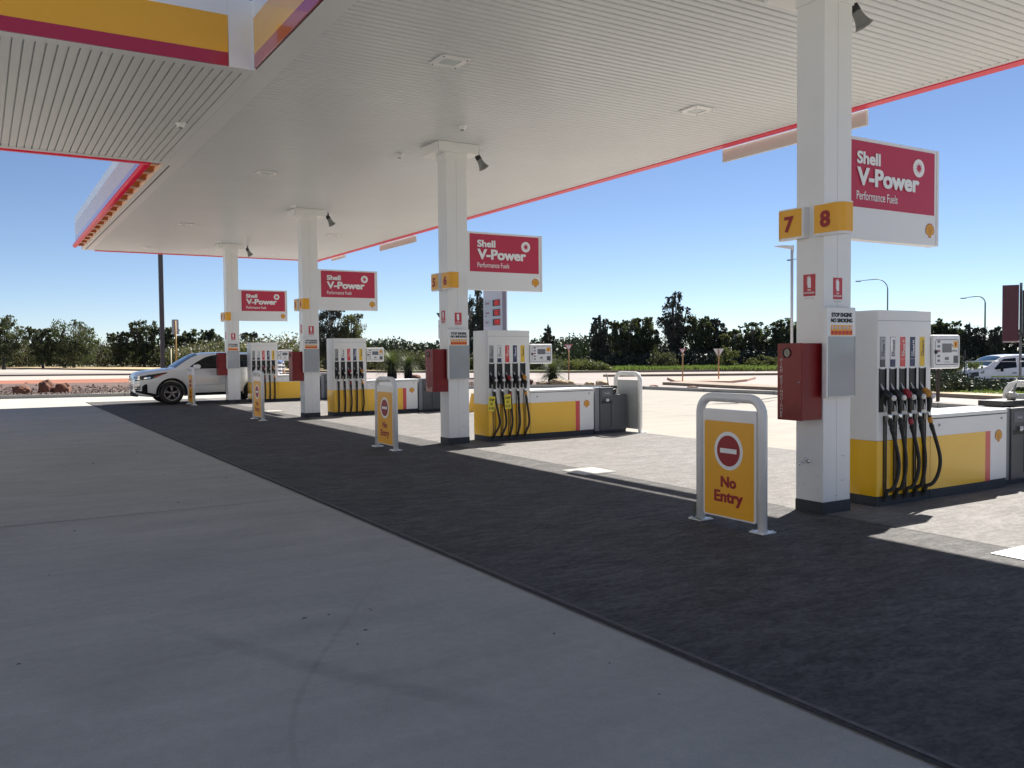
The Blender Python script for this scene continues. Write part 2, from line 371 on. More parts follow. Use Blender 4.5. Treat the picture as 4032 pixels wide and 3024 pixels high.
def bez(pts, n=24):
    pts = [Vector(p) for p in pts]; out = []
    for i in range(len(pts)-1):
        p0, p1, p2, p3 = pts[max(i-1, 0)], pts[i], pts[i+1], pts[min(i+2, len(pts)-1)]
        for k in range(n):
            t = k/n; out.append(.5*((2*p1)+(p2-p0)*t+(2*p0-5*p1+4*p2-p3)*t*t+(3*p1-p0-3*p2+p3)*t**3))
    return out+[pts[-1]]
ribbon('tyre_mark', [p for p in bez([(.9, 5.75), (1.34, 4.71), (1.69, 4.02), (2.05, 3.4)], 8)], .17, MARK)
ribbon('tyre_mark', [p for p in bez([(2.7, 6.3), (1.74, 4.87), (1.387, 4.3), (1.145, 3.79), (1.0, 3.2), (.9, 2.4)], 8)], .045, MARK, .0024)
ribbon('tyre_mark', [p for p in bez([(17.9, 19.9), (19.4, 19.35), (20.6, 19.2), (22.3, 20.0)], 8)], .14, softmark('skid_mark', (.08, .08, .08), 4, 1.2), .003)
ribbon('stain', [(0.3, 7.2), (1.2, 7.5), (2.6, 8.0)], 1.1, STAIN, .0006)
ribbon('stain', [(.2, 4.6), (.7, 4.9), (1.2, 5.0)], .7, STAIN, .0006)
rnd = random.Random(9); b = MB()
for i in range(44):
    x, y = (rnd.uniform(.1, 3.1), rnd.uniform(2.2, 20)) if i < 30 else (rnd.uniform(3.3, 7), rnd.uniform(2.5, 22)); s_ = rnd.uniform(.004, .014); a = rnd.uniform(0, 6.28)
    c1, s1 = math.cos(a)*s_*rnd.uniform(1, 3), math.sin(a)*s_*rnd.uniform(1, 3)
    b.add([(x-c1, y-s1, .006), (x+s_*.5, y-s_*.3, .007), (x+c1, y+s1, .006), (x-s_*.5, y+s_*.4, .012)], [(0, 1, 2), (0, 2, 3)])
tag(b.build('leaf_litter', mat('dry_leaf_bits', (.05, .04, .03), .9, island=.5)), 'scattered tiny dark leaf bits on the forecourt', 'litter', kind='stuff')
# roads, islands, verges behind the kerb
MO = [(-60, 70), (-30, 63), (1, 60), (7.8, 56.7), (15, 54), (20, 52.3), (23.6, 50), (25, 45), (25.6, 36), (25.2, 30), (25.7, 22), (24.6, 16.5), (23.4, 12), (22.4, 5), (22, -8), (21, -34)]
FK = [(-200, 143), (2.4, 137.7), (14, 102), (22, 81.5), (30.4, 66), (38.5, 54.6), (46, 50), (52, 46.9), (80, 36), (150, 15)]
sheet('road', [(-200, 90), (-60, 86)]+[(x, y) for x, y in MO]+[(150, -8)]+FK[::-1], -.0085, ROAD)
sheet('garden_bed', [(-30, 45.6)]+KL[1:]+MO[::-1][:-2]+[(-30, 63)], .035, MULCH)
kerb('road_kerb', FK, .16, .15, OLDK)
sheet('verge', offset_line(FK[:6], .12)+[(33.5, 74), (3, 165), (-200, 165)], .10, SAND)
sheet('grass_verge', offset_line(FK[4:], .12)+[(150, 90), (60, 90), (33.4, 74)], .11, GRASSM)
sheet('median_paving', [(-60, 71), (-30, 64.2), (1, 60.3), (9, 56.6), (13, 57), (17, 66), (-60, 80)], .015, REDP)
sheet('median_edge', [(-60, 78), (17, 66.5), (22, 66), (19.5, 71.5), (1.4, 83.2), (-60, 91)], .004, ROADL)
kerb('median_kerb', [(-60, 92.6), (1.5, 85.1), (20, 73), (24, 66)], .12, .2, OLDK)
sheet('road_lane', [(-150, 112), (1.8, 104), (21, 77), (29.4, 66), (21.5, 81), (13.5, 101), (2.4, 136.8), (-150, 141)], -.003, ROADL)
PINK = layered('pink_island_paving', (.42, .27, .21), [(.5, .1, (1, 1, 1), .3, .7), (7, .1, (1, 1, 1), .3, .7)])
sheet('traffic_island', [(28.1, 32.3), (27.5, 27.5), (27.3, 23.5), (28.5, 23.2), (29.2, 27), (30.3, 32.9)], .12, OLDK, .14)
sheet('traffic_island', [(33.4, 38.0), (30.0, 33.5), (31.5, 31.3), (34, 32.5), (37.2, 34.9)], .11, PINK, .13)
sheet('traffic_island', [(34.4, 45.3), (34.2, 44.7), (43.7, 38.9), (60, 30.5), (60, 31.6), (43.7, 40.1)], .13, OLDK, .15)
sheet('right_verge', [(30.2, 26), (28.6, 21.5), (27.7, 18.1), (27.3, 15.8), (26.2, 8), (26, -8), (60, -8), (36, 10), (33.4, 17), (31.8, 20.5)], .10, SAND, .12)
sheet('right_grass', [(31.2, 26), (29.9, 21.5), (29.1, 18.7), (28.9, 16), (28, 8), (60, -4), (36, 10), (33.2, 17), (31.8, 22)], .112, GRASSM)
kerb('right_kerb', [(30.2, 26.0), (28.55, 21.5), (27.65, 18.1), (27.25, 15.8), (26.15, 8), (25.95, -8)], .12, .14, OLDK)
sheet('car_park', [(38.5, 26.5), (70, 46), (110, 60), (110, 20), (60, 5), (44, 8)], -1.035, ROADL)

# ================================================================== CANOPY
CZ, X0, X1, CY0, CY1, LY0, LY1, LX = 5.36, 3.2, 11.6, 1.7, 34.1, 11.67, 18.14, -7.0
can = thing('canopy', 'large white forecourt canopy with ribbed cream soffit and red edge', 'canopy', (7.4, 18, 0))
def lc(mb_):                         # world to canopy-local
    mb_.v = [(x-7.4, y-18, z) for x, y, z in mb_.v]; return mb_
b = MB(); y = CY0+.1; xa, xb = 3.50, 11.50
prof = []
while y < CY1-.12:
    prof += [(y+.000, CZ+.010), (y+.010, CZ), (y+.086, CZ), (y+.090, CZ+.028), (y+.117, CZ+.028)]; y += .12
n = len(prof); vs = [(xa, a, z) for a, z in prof]+[(xb, a, z) for a, z in prof]
b.add(vs, [(i, i+1, n+i+1, n+i) for i in range(n-1)]); lc(b).build('soffit', SOFF, can)
b = MB(); x = LX; prof = []
while x < 3.1:
    prof += [(x, CZ+.002), (x+.098, CZ+.002), (x+.101, CZ+.03), (x+.117, CZ+.03)]; x += .12
n = len(prof); ya, yb = LY0+.17, LY1-.16
b.add([(a, ya, z) for a, z in prof]+[(a, yb, z) for a, z in prof], [(i, n+i, n+i+1, i+1) for i in range(n-1)]); lc(b).build('link_soffit', SOFFL, can)
b = MB()
b.box(X0, 3.5, CY0, CY1, CZ-.003, CZ+.03).box(11.5, X1, CY0, CY1, CZ-.003, CZ+.03).box(3.5, 11.5, CY1-.12, CY1, CZ-.003, CZ+.03).box(3.5, 11.5, CY0, CY0+.1, CZ-.003, CZ+.03)
b.box(LX, X0, LY0, LY0+.17, CZ-.004, CZ+.03).box(LX, X0, LY1-.16, LY1, CZ-.004, CZ+.03)
b.box(3.115, X0-.002, LY0+.17, LY1-.16, CZ-.001, CZ+.03)
lc(b).build('edge_trim', SOFF, can)
b = MB(); b.box(X0+.02, X1-.02, CY0+.02, CY1-.02, CZ+.032, 5.98).box(LX, X0+.019, LY0+.03, LY1-.03, CZ+.033, 5.96)
lc(b).build('roof_deck', mat('roof_deck_steel', (.5, .5, .5), .6), can)
def fascia(name, o, frm, L, corner=None):
    a, bb, nn = frm; b = MB(); o = Vector(o)
    for z0, z1, m in ((0, .17, STRIPE if False else CRIM2), (.17, .645, YELF), (.645, .88, WHITE2)):
        b.use(m).prism([(0, z0), (L, z0), (L, z1), (0, z1)], o, a, bb, nn, .03)
    return lc(b).build(name, None, can)
CRIM2 = mat('fascia_crimson', (.42, .012, .035), .18, coat=.8); YELF = mat('fascia_yellow', (.85, .42, .014), .16, coat=.5)
# link, near side (looking at -Y); corner panel is white
fascia('fascia_panel', (LX, LY0, CZ), FY, 2.85-LX)
b = MB(); b.box(2.855, X0-.001, LY0-.034, LY0, CZ-.004, 6.245).box(X0-.034, X0, LY0-.034-.02, LY0-.0345, CZ-.004, 6.245); lc(b).build('corner_panel', WHITE2, can)
# main canopy, left side between the near end and the link (looking at -X)
fascia('fascia_panel', (X0, LY0-.06, CZ+.012), FX, LY0-.06-CY0)
b = MB(); b.box(X0-.004, X0+.018, CY0, LY0-.04, CZ-.001, CZ+.011); lc(b).build('shadow_gap', SHADEB, can)
# near end
fascia('fascia_panel', (X0, CY0, CZ), FY, X1-X0)
# left side beyond the link: fascia and light bar stand off on brackets
FXo = 2.97
fascia('fascia_panel', (FXo, CY1-.5, 5.36+.17), FX, CY1-.5-LY1-.2)
def lightbar(p0, p1, r=.07):
    b = MB(); b.tube([Vector(p0), Vector(p1)], r, 12); return lc(b).build('light_bar', TREDL, can)
lightbar((FXo-.03, CY1-.3, 5.45), (FXo-.03, LY1+.1, 5.45), .075)
BRK = mat('bracket_orange', (.38, .13, .03), .4, coat=.3)
k = 0; yy = LY1+.35
bp = MB(); bp.prism([(0, 0), (.18, .0), (.26, .06), (.26, .13), (.02, .13), (-.02, .06)], (0, .1, 0), AX, AZ, -AY, .22)
bme = bp.mesh('bracket', BRK)
while yy < CY1-.1:
    o = bpy.data.objects.new('bracket', bme); col.objects.link(o); o.parent = can; o.location = (FXo-7.4-.02, yy-18, 5.40); yy += .93
b = MB(); b.box(X0-.03, X0-.001, LY1, CY1, CZ-.002, CZ+.12).box(X0-.036, X0-.031, LY1+.1, CY1, CZ+.0, CZ+.02); lc(b).build('edge_trim', mat('trim_cream', (.74, .70, .62), .4), can)
b = MB(); b.box(X0+.08, X0+.11, LY1+.15, CY1-.1, CZ-.005, CZ-.002); lc(b).build('shadow_gap', SHADEB, can)
# link, far side: thin red bar; main far end and right side: red bar hung just off the edge with a slit of light above it
b = MB(); b.box(LX, 2.9, LY1+.06, LY1+.14, 5.335, 5.375); lc(b).build('light_bar', TREDL, can)
b = MB(); b.box(LX, 2.95, LY1+.02, LY1+.05, 5.37, 6.2); lc(b).build('fascia_panel', WHITE2, can)
XR = 11.68
segs = [CY0-.2, 5.6, 8.82, 12.0, 16.2, 20.4, 24.6, 28.9, 33.0, 34.35]
for a_, c_ in zip(segs[:-1], segs[1:]): lc(MB().box(X1+.004, XR+.115, a_+.006, c_-.006, 5.342, 5.368)).build('light_bar', TREDL, can)
lc(MB().box(X0+.4, XR+.1, CY1+.01, CY1+.15, 5.335, 5.366)).build('light_bar', TREDL, can)
lc(MB().box(XR+.10, XR+.14, CY0-.1, CY1+.2, 5.37, 6.24)).build('fascia_panel', WHITE2, can)
lc(MB().box(X0, XR+.099, CY1+.12, CY1+.16, 5.37, 6.24)).build('fascia_panel', WHITE2, can)
def board(y0, y1, z0, z1, lab):
    t = tag(MB().box(0, .06, -(y1-y0)/2, (y1-y0)/2, z0-z1, 0).build('hanging_board', mat('board_white', (.62, .60, .56), .5), None, bevel=.006), lab, 'board', 'blank boards under the canopy edge')
    t.location = (XR+.18, (y0+y1)/2, z1+.085)
board(8.87, 11.95, 5.03, 5.27, 'long blank white board hanging behind the bay 7 and 8 pillar')
board(25.34, 28.2, 5.06, 5.27, 'blank white board hanging under the canopy edge above the bay 3 and 4 sign')
board(31.6, 33.0, 5.17, 5.28, 'short blank board at the far end of the canopy edge')

# unseen shop left of and behind the camera, added to bounce sunlight
sh = thing('bounce_shop', 'unseen cream shop added to bounce light, at the end of the link canopy', 'shop', (-8.2, 6, 0))
MB().box(-9, 0, -26, 24, 0, 4.9).build('wall', mat('bounce_wall_render', (.66, .62, .56), .8), sh)
MB().box(-9.2, .25, -26.2, 24.2, 4.9, 5.25).build('roof', WHITE2, sh)
for i in range(5): MB().box(.0, .06, -20+i*5.4, -15.6+i*5.4, .1, 2.7).build('window', GLASSD, sh)

# ceiling lights, sensors, speakers
def ceiling_light(loc, label):
    t = thing('ceiling_light', label, 'ceiling light', loc, 0, 'square downlights in the canopy soffit')
    b = MB(); P = rrect(.42, .42, .04); Q = rrect(.25, .25, .05); n = len(P)
    b.add([(x, y, -.006) for x, y in P]+[(x, y, -.02) for x, y in [(p[0]*.93, p[1]*.93) for p in P]]+[(x, y, -.024) for x, y in Q]+[(x*.97, y*.97, -.004) for x, y in Q],
          [(k*n+i, k*n+(i+1) % n, (k+1)*n+(i+1) % n, (k+1)*n+i) for k in range(3) for i in range(n)])
    b.build('frame', WHITE2, t)
    MB().prism(Q, (0, 0, -.008), AX, -AY, -AZ, .003).build('lens', mat('diffuser_lens', (.55, .60, .60), .25, var=.08, vscale=30), t)
    for sx in (-1, 1):
        for sy in (-1, 1): MB().lathe([(0, -.026), (.011, -.026), (.011, -.018)], (sx*.165, sy*.165, 0), seg=10).build('screw', GREYD, t)
    return t
LP = [(5.23, 10.06, 'large square downlight nearest the camera, in the left row'), (9.58, 10.2, 'square downlight between the two nearest pillars, toward the right edge'),
      (5.15, 18.05, 'square downlight in the left row level with the second pillar gap'), (5.13, 26.2, 'small square downlight in the left row, third from the camera'),
      (5.12, 32.4, 'farthest square downlight near the far left canopy corner'), (9.58, 26.45, 'square downlight beyond the bay 3 and 4 pillar, in the right row'), (9.55, 32.5, 'farthest square downlight of the right row, behind the last pillar'),
      (9.58, 18.2, 'square downlight of the right row level with the second pillar')]
L0 = ceiling_light((LP[0][0], LP[0][1], CZ), LP[0][2])
for x, y, l in LP[1:]: dup(L0, (x, y, CZ), l)
def sensor(loc, label):
    t = thing('ceiling_sensor', label, 'sensor', loc, 0, 'round sensors on the soffit')
    MB().lathe([(0, -.012), (.085, -.012), (.09, 0)], seg=20).build('base_plate', WHITE2, t)
    MB().lathe([(0, -.075), (.045, -.075), (.06, -.06), (.06, -.012)], seg=20).build('housing', WHITE2, t)
    MB().lathe([(0, -.079), (.035, -.079), (.035, -.074)], seg=16).build('lens', GREYD, t); return t
D0 = sensor((2.865, 14.87, CZ), 'small white sensor box on the ribbed link soffit at left')
for x, y, l in ((6.87, 12.8, 'round sensor on the soffit in front of the bay 5 and 6 pillar cap'), (6.82, 15.19, 'round sensor on the soffit left of the bay 5 and 6 pillar cap'),
                (6.82, 21.7, 'round sensor in front of the bay 3 and 4 pillar cap'), (6.8, 29.5, 'round sensor in front of the farthest pillar cap')): dup(D0, (x, y, CZ), l)
BAY = ['7 and 8', '5 and 6', '3 and 4', '1 and 2']
def speaker():
    t = thing('horn_speaker', 'grey horn loudspeaker hanging beside the bay 7 and 8 pillar cap at the top edge', 'loudspeaker', (7.97, Y4+.30, CZ), 0, 'horn speakers beside the pillar caps'); t.scale = (.88, .88, .88)
    MB().box(-.05, .05, -.05, .05, -.02, 0).build('mount', WHITE2, t)
    b = MB(); b.tube([(0, 0, -.02), (0, 0, -.1), (-.02, -.02, -.13)], .022, 8).box(-.055, .01, -.04, .04, -.15, -.09); b.build('bracket', BLACK, t)
    d = Vector((.42, -.35, -1)).normalized(); o = Vector((-.02, 0, -.12))
    b = MB(); b.lathe([(0, 0), (.055, 0), (.06, .02), (.06, .09), (.0, .09)], o, d, 20); b.build('driver', BLACK, t)
    b = MB(); b.lathe([(.055, .085), (.06, .13), (.07, .19), (.09, .25), (.115, .285), (.11, .283), (.08, .24), (.05, .15), (.0, .12)], o, d, 24); b.build('horn', mat('horn_grey', (.21, .215, .21), .5), t)
    return t
sp = speaker()
for k in (1, 2, 3): dup(sp, (7.97, Yi(k)+.30, CZ), f'grey horn loudspeaker beside the cap of the bay {BAY[k]} pillar')

# ================================================================== PILLARS AND WHAT HANGS ON THEM
def pillar():
    t = thing('canopy_pillar', 'nearest square white canopy pillar with cap and dark base band, bays 7 and 8', 'pillar', (PX, Y4, 0), 0, 'white pillars carrying the canopy')
    MB().box(0, PW, 0, PD, .115, 5.18).build('shaft', WHITE, t, bevel=.006)
    MB().box(-.003, PW+.003, -.003, PD+.003, 0, .115).build('base_band', BASEG, t)
    MB().box(-.012, PW+.012, -.012, PD+.012, 5.08, 5.185).build('collar', WHITE, t)
    b = MB(); b.box(-.19, .62, -.09, .60, 5.185, CZ-.004); b.build('cap', WHITE, t, bevel=.004)
    MB().box(-.194, -.19, -.094, -.088, 5.186, CZ-.006).build('cap_seam', GREYM, t)
    MB().box(.199, .201, -.0008, .0, .12, 5.07).build('panel_seam', GREYM, t)
    rr = random.Random(4); b = MB()
    for q in range(6):
        z = rr.uniform(.13, .6); L_ = rr.uniform(.01, .06); h_ = rr.uniform(.0015, .005)
        if q % 2: x = rr.uniform(.02, PW-.08); b.add([(x, -.0009, z), (x+L_, -.0009, z+rr.uniform(-.01, .01)), (x+L_, -.0009, z+h_), (x, -.0009, z+h_)], [(0, 1, 2, 3)])
        else: y = rr.uniform(.02, PD-.08); b.add([(-.0009, y, z), (-.0009, y+L_, z+rr.uniform(-.01, .01)), (-.0009, y+L_, z+h_), (-.0009, y, z+h_)], [(0, 1, 2, 3)])
    b.build('scuff_marks', mat('scuff_grey', (.5, .49, .47), .8), t)
    return t
p0 = pillar()
for k in (1, 2, 3): dup(p0, (PX, Yi(k), 0), [0, 'second square white canopy pillar from the camera, bays 5 and 6', 'third square white canopy pillar, bays 3 and 4', 'farthest square white canopy pillar in front of the white car, bays 1 and 2'][k])

def pecten(mb_, o, frm, r, n_off):
    """scallop shell emblem: red outline, yellow shell with red ribs"""
    a, bb, nn = frm; o = Vector(o)
    def outline(s):
        P = [(-.30*s, -1.0*s), (.30*s, -1.0*s), (.36*s, -.68*s), (.72*s, -.55*s)]
        for k in range(25):
            A = R(-28+236*k/24); q = 1+.035*abs(math.sin(7*(A)))
            P.append((s*q*math.cos(A), s*q*math.sin(A)))
        P += [(-.72*s, -.55*s), (-.36*s, -.68*s)]
        return P
    ctr = (0, .05)
    mb_.use(mat('emblem_red', (.42, .03, .02), .4)); mb_.add([o+a*x*r+bb*y*r+nn*n_off for x, y in outline(1)], [tuple(range(31))])
    mb_.use(mat('emblem_yellow', (.80, .42, .03), .4)); mb_.add([o+a*x*r+bb*(y+.0)*r+nn*(n_off+.0012) for x, y in outline(.87)], [tuple(range(31))])
    mb_.use(mat('emblem_red', (0, 0, 0)))
    for k in range(-3, 4):
        A = R(90+k*22); L = .62 if abs(k) < 3 else .52; d = Vector((math.cos(A), math.sin(A))); t = Vector((-d.y, d.x))*.024; s0 = Vector((0, -.62)); e = s0+d*(1.25 if abs(k) < 2 else 1.1 if abs(k) == 2 else .95)
        e = Vector((d.x*.74, d.y*.74+.0)); 
        mb_.add([o+a*q.x*r+bb*q.y*r+nn*(n_off+.002) for q in (s0-t*.3, s0+t*.3, e+t, e-t)], [(0, 3, 2, 1)])
        mb_.add([o+a*q.x*r+bb*q.y*r+nn*(n_off+.002) for q in (s0-t*.3, s0+t*.3, e+t, e-t)], [(0, 1, 2, 3)])

def vsign():
    t = thing('blade_sign', 'nearest crimson and white fuel blade sign, on the bay 7 and 8 pillar', 'sign', (PX, Y4+.168, 0), 0, 'crimson fuel brand signs on the pillars')
    x0, x1, z0, z1 = PW+.002, 2.125, 2.79, 3.852
    MB().box(x0, x1-.04, 0, .12, z0, z1).build('light_box', WHITE2, t, bevel=.006)
    MB().box(x1-.04, x1, -.008, .128, z0-.002, z1+.002).build('end_cap', WHITE2, t, bevel=.006)
    b = MB(); b.prism([(x0+.135, 3.127), (2.045, 3.127), (2.045, 3.815), (x0+.135, 3.815)], (0, -.001, 0), *FY, .003); b.build('red_face', CRIM, t)
    o = (0, 0, 0); b = MB()
    text(b, 'Shell', o, AX, AZ, .702, 1.085, 3.576, 3.708, LETW, .012, .020, .03)
    text(b, 'V-Power', o, AX, AZ, .702, 1.754, 3.352, 3.541, LETW, .014, .020, .035)
    text(b, 'Performance Fuels', o, AX, AZ, .705, 1.385, 3.205, 3.297, LETW, .006, 0, .008)
    b.build('lettering', None, t)
    b = MB(); b.use(LETW).prism(circ(.098, 32, 1.752, 3.624), (0, 0, 0), *FY, .010)
    st = []
    for k in range(24):
        A = 2*math.pi*k/24; rr = .066 if k % 2 == 0 else .030; A += .22 if k % 2 == 0 else 0
        st.append((1.752+rr*math.cos(A), 3.624+rr*math.sin(A)))
    b.use(CRIM).add([Vector((x, -.0112, z)) for x, z in st], [tuple(range(24))])
    b.use(LETW).add([Vector((x, -.0104, z)) for x, z in circ(.017, 14, 1.752, 3.624)], [tuple(range(14))])
    b.build('sunburst_badge', None, t)
    b = MB(); pecten(b, (1.968, -.001, 2.957), FY, .078, .002); b.build('shell_emblem', None, t)
    return t
s0 = vsign()
for k in (1, 2, 3): dup(s0, (PX, Yi(k)+.168, 0), ['', 'crimson fuel blade sign above the price tower, on the second pillar', 'crimson fuel blade sign on the third pillar from the camera', 'smallest, farthest crimson fuel blade sign, on the last pillar'][k])

def plaque(num, k, left):
    """number box facing -X, curved at its outer end; left one sits past the far edge, right one past the near corner"""
    t = thing('bay_number_sign', f'amber box sign with the number {num} on its pillar', 'number sign', (PX-.085, Yi(k), 0), 0, 'amber bay number signs')
    h_ = .31; zc = 2.915
    y0, y1 = (.18, .54) if left else (-.27, .06)
    if left: plan = [(0, y0), (.085, y0), (.085, y1-.02), (.07, y1), (.05, y1), (.02, y1-.03), (0, y1-.08)]
    else: plan = [(0, y1), (0, -.19)]+[(.08-.08*math.cos(R(a)), -.19-.08*math.sin(R(a))) for a in (18, 36, 54, 72, 90)]+[(.17, y0), (.17, y0+.05), (.085, y1)]
    b = MB(); b.prism(plan, (0, 0, zc-h_/2), AX, AY, AZ, h_) if left else b.prism(plan[::-1], (0, 0, zc-h_/2), AX, AY, AZ, h_)
    b.build('box', WHITE2, t)
    b = MB(); b.use(YELS); zt, zb_ = zc+h_/2-.014, zc-h_/2+.02
    if left:
        face = [(-.003, y1-.10), (-.003, y0+.02)]; face = [(.016, y1-.03), (-.003, y1-.08), (-.003, y0+.02)]
    else: face = [(-.003, y1-.012)]+[(p[0]-.003, p[1]-.002) for p in plan[1:8]]
    n = len(face); b.add([(x, y, zb_) for x, y in face]+[(x, y, zt) for x, y in face], [(i, i+1, n+i+1, n+i) for i in range(n-1)])
    b.build('amber_face', None, t)
    b = MB(); cy = .36 if left else -.085
    text(b, str(num), (-.003, 0, 0), -AY, AZ, -cy-.06, -cy+.06, zc-.082, zc+.078, CRIMT, .003, .02, .035)
    b.build('numeral', None, t)
for k in range(4):
    n1 = 7-2*k
    plaque(n1, k, True); plaque(n1+1, k, False)

def firebox():
    t = thing('fire_extinguisher_cabinet', 'nearest red fire extinguisher cabinet with round window, on the bay 7 and 8 pillar', 'cabinet', (PX-.30, Y4, 0), 0, 'red extinguisher cabinets on the pillars')
    z0, z1, y0, y1 = .945, 1.712, .012, .318
    MB().box(.02, .298, y0+.004, y1-.004, z0+.004, z1-.006).build('body', FRED, t, bevel=.004)
    b = MB(); b.box(0, .02, y0, y1, z0, z1-.004); b.build('door', FRED, t, bevel=.005)
    o = (0, 0, 0)
    wy_, wz = .115, 1.612
    b = MB(); b.lathe([(.043, 0), (.05, 0), (.05, .008), (.043, .008)], (-.002, wy_+.08, wz), -AX, 24); b.build('window_rim', BLACK, t)
    b = MB(); b.prism(circ(.044, 24, -(wy_+.08), wz), (0, 0, 0), *FX, .002); b.build('window', mat('window_smoke', (.05, .045, .04), .1), t)
    b = MB(); b.lathe([(0, .012), (.008, .010), (.009, 0)], (0, .045, 1.325), -AX, 12); b.build('lock', CHROME, t)
    b = MB()
    word = 'FIRE EXTINGUISHER'; h = .030; z = 1.555
    for ch in word:
        if ch != ' ': text(b, ch, (-.001, 0, 0), -AY, AZ, -.280 if ch != 'I' else -.266, -.248 if ch != 'I' else -.260, z-h*.9, z, mat('faded_lettering', (.60, .50, .48), .6), .0015, .01)
        z -= h*1.18 if ch != ' ' else h*.9
    b.build('lettering', None, t)
    return t
fb = firebox()
for k in (1, 2, 3): dup(fb, (PX-.30, Yi(k), 0), [0, 'red fire extinguisher cabinet with a scuffed lower door, on the bay 5 and 6 pillar', 'red fire extinguisher cabinet on the bay 3 and 4 pillar', 'farthest red fire extinguisher cabinet, in front of the white car door'][k])
b = MB(); b.add([(-.0015, y, z) for y, z in ((.30, .955), (.06, .95), (.05, 1.03), (.10, 1.045), (.16, 1.01), (.24, 1.03), (.30, 1.05))], [(0, 1, 2, 3, 4, 5, 6)])
sc_ = [o for o in col.objects if o.name.startswith('fire_extinguisher_cabinet') and abs(o.location.y-Yi(1)) < .01][0]
b.build('scuff', mat('scuffed_primer', (.45, .25, .2), .6, var=.3, vscale=30), sc_)

def notice():
    t = thing('notice_board', 'white stop engine notice panel on the bay 7 and 8 pillar', 'notice board', (PX, Y4, 0), 0, 'white safety notice panels')
    x0, x1, z0, z1 = -.045, .39, 1.165, 2.06
    MB().box(x0, x1, -.075, -.02, z0, z1).build('panel', WHITE2, t, bevel=.008)
    MB().box(.03, .36, -.02, -.0005, z0+.05, z1-.05).build('wall_bracket', GREYD, t)
    b = MB(); b.box(-.018, .385, -.082, -.0755, z0+.01, z0+.018).box(-.018, -.010, -.082, -.0755, z0+.02, 1.775).box(.372, .38, -.082, -.0755, z0+.02, 1.775); b.build('poster_frame', STEEL, t)
    b = MB(); b.prism([(-.012, z0+.016), (.374, z0+.016), (.374, 1.77), (-.012, 1.77)], (0, -.0755, 0), *FY, .003); b.build('poster_window', mat('poster_film', (.30, .33, .37), .12, var=.05, vscale=3, bump=.3, bscale=4, coat=.6), t)
    o = (0, -.0755, 0); b = MB()
    text(b, 'STOP ENGINE', o, AX, AZ, .022, .33, 1.962, 2.006, LETB, .001, .02, .05)
    text(b, 'NO SMOKING', o, AX, AZ, .013, .338, 1.908, 1.950, LETB, .001, .02, .05)
    b.build('lettering', None, t)
    b = MB(); b.use(YELS).prism([(.012, 1.782), (.338, 1.782), (.338, 1.883), (.012, 1.883)], o, *FY, .001)
    for i in range(6):
        cx = .012+.326*(i+.5)/6
        b.use(mat('hazard_red', (.62, .05, .02), .5)).prism([(cx-.024, 1.788), (cx+.024, 1.788), (cx+.024, 1.828), (cx-.024, 1.828)], o, *FY, .0018)
        b.use(mat('ring_red', (.55, .05, .04), .5)).prism(circ(.0205, 18, cx, 1.857), o, *FY, .0016)
        b.use(LETW).prism(circ(.016, 18, cx, 1.857), o, *FY, .0022)
        b.use(LETB).prism([(cx-.004, 1.846), (cx+.006, 1.847), (cx+.003, 1.868), (cx-.003, 1.866)] if i % 2 else [(cx-.008, 1.85), (cx+.008, 1.85), (cx+.004, 1.862), (cx-.002, 1.866)], o, *FY, .0028)
    b.build('hazard_symbols', None, t)
    return t
nb = notice()
for k in (1, 2, 3): dup(nb, (PX, Yi(k), 0), f'white stop engine notice panel on the bay {BAY[k]} pillar')

def exsticker(frm, o, w_, h_, label, loc):
    t = thing('extinguisher_label', label, 'label', loc, 0, 'fire extinguisher labels stuck on the pillars')
    a, bb, nn = frm
    b = MB(); b.prism([(0, 0), (w_, 0), (w_, h_), (0, h_)], o, a, bb, nn, .0015); b.build('red_sheet', mat('label_red', (.52, .03, .05), .4), t)
    b = MB(); c = w_/2; b.use(LETW).prism([(c-.020, h_*.38), (c+.020, h_*.38), (c+.020, h_*.82), (c+.012, h_*.87), (c-.012, h_*.87), (c-.020, h_*.82)], o, a, bb, nn, .0025)
    b.prism([(c-.028, h_*.5), (c-.024, h_*.5), (c-.024, h_*.86), (c+.01, h_*.90), (c+.01, h_*.93), (c-.028, h_*.89)], o, a, bb, nn, .0025)
    text(b, 'FIRE', o, a, bb, c-.02, c+.02, h_*.24, h_*.31, LETW, .0025, .03); text(b, 'EXTINGUISHER', o, a, bb, .01, w_-.01, h_*.11, h_*.19, LETW, .0025, .03)
    text(b, 'safety sign', o, a, bb, .005, w_*.9, -.028, -.014, GREYM, .001, 0)
    b.build('print', None, t)
for k in range(4):
    exsticker(FX, (0, .250, 0), .150, .218, f'red fire extinguisher label on the left face of the bay {BAY[k]} pillar', (PX, Yi(k), 2.18))
    exsticker(FY, (.138, 0, 0), .138, .215, f'red fire extinguisher label on the front face of the bay {BAY[k]} pillar', (PX, Yi(k), 2.143))
# tap on the near pillar
t = thing('water_tap', 'small chrome water tap on the nearest pillar', 'tap', (PX, Y4+.19, .513))
b = MB(); b.tube([(0, 0, 0), (-.075, 0, 0)], .012, 10).lathe([(.026, 0), (.022, .012), (0, .014)], (0, 0, 0), -AX, 16); b.build('body', CHROME, t)
b = MB(); b.tube([(-.06, 0, 0), (-.095, .01, -.008), (-.115, .02, -.035)], [.011, .010, .009], 10); b.build('spout', CHROME, t)
b = MB(); b.tube([(-.06, 0, .005), (-.062, 0, .04)], .006, 8).tube([(-.062, -.028, .045), (-.062, .028, .045)], .006, 8); b.build('handle', CHROME, t)

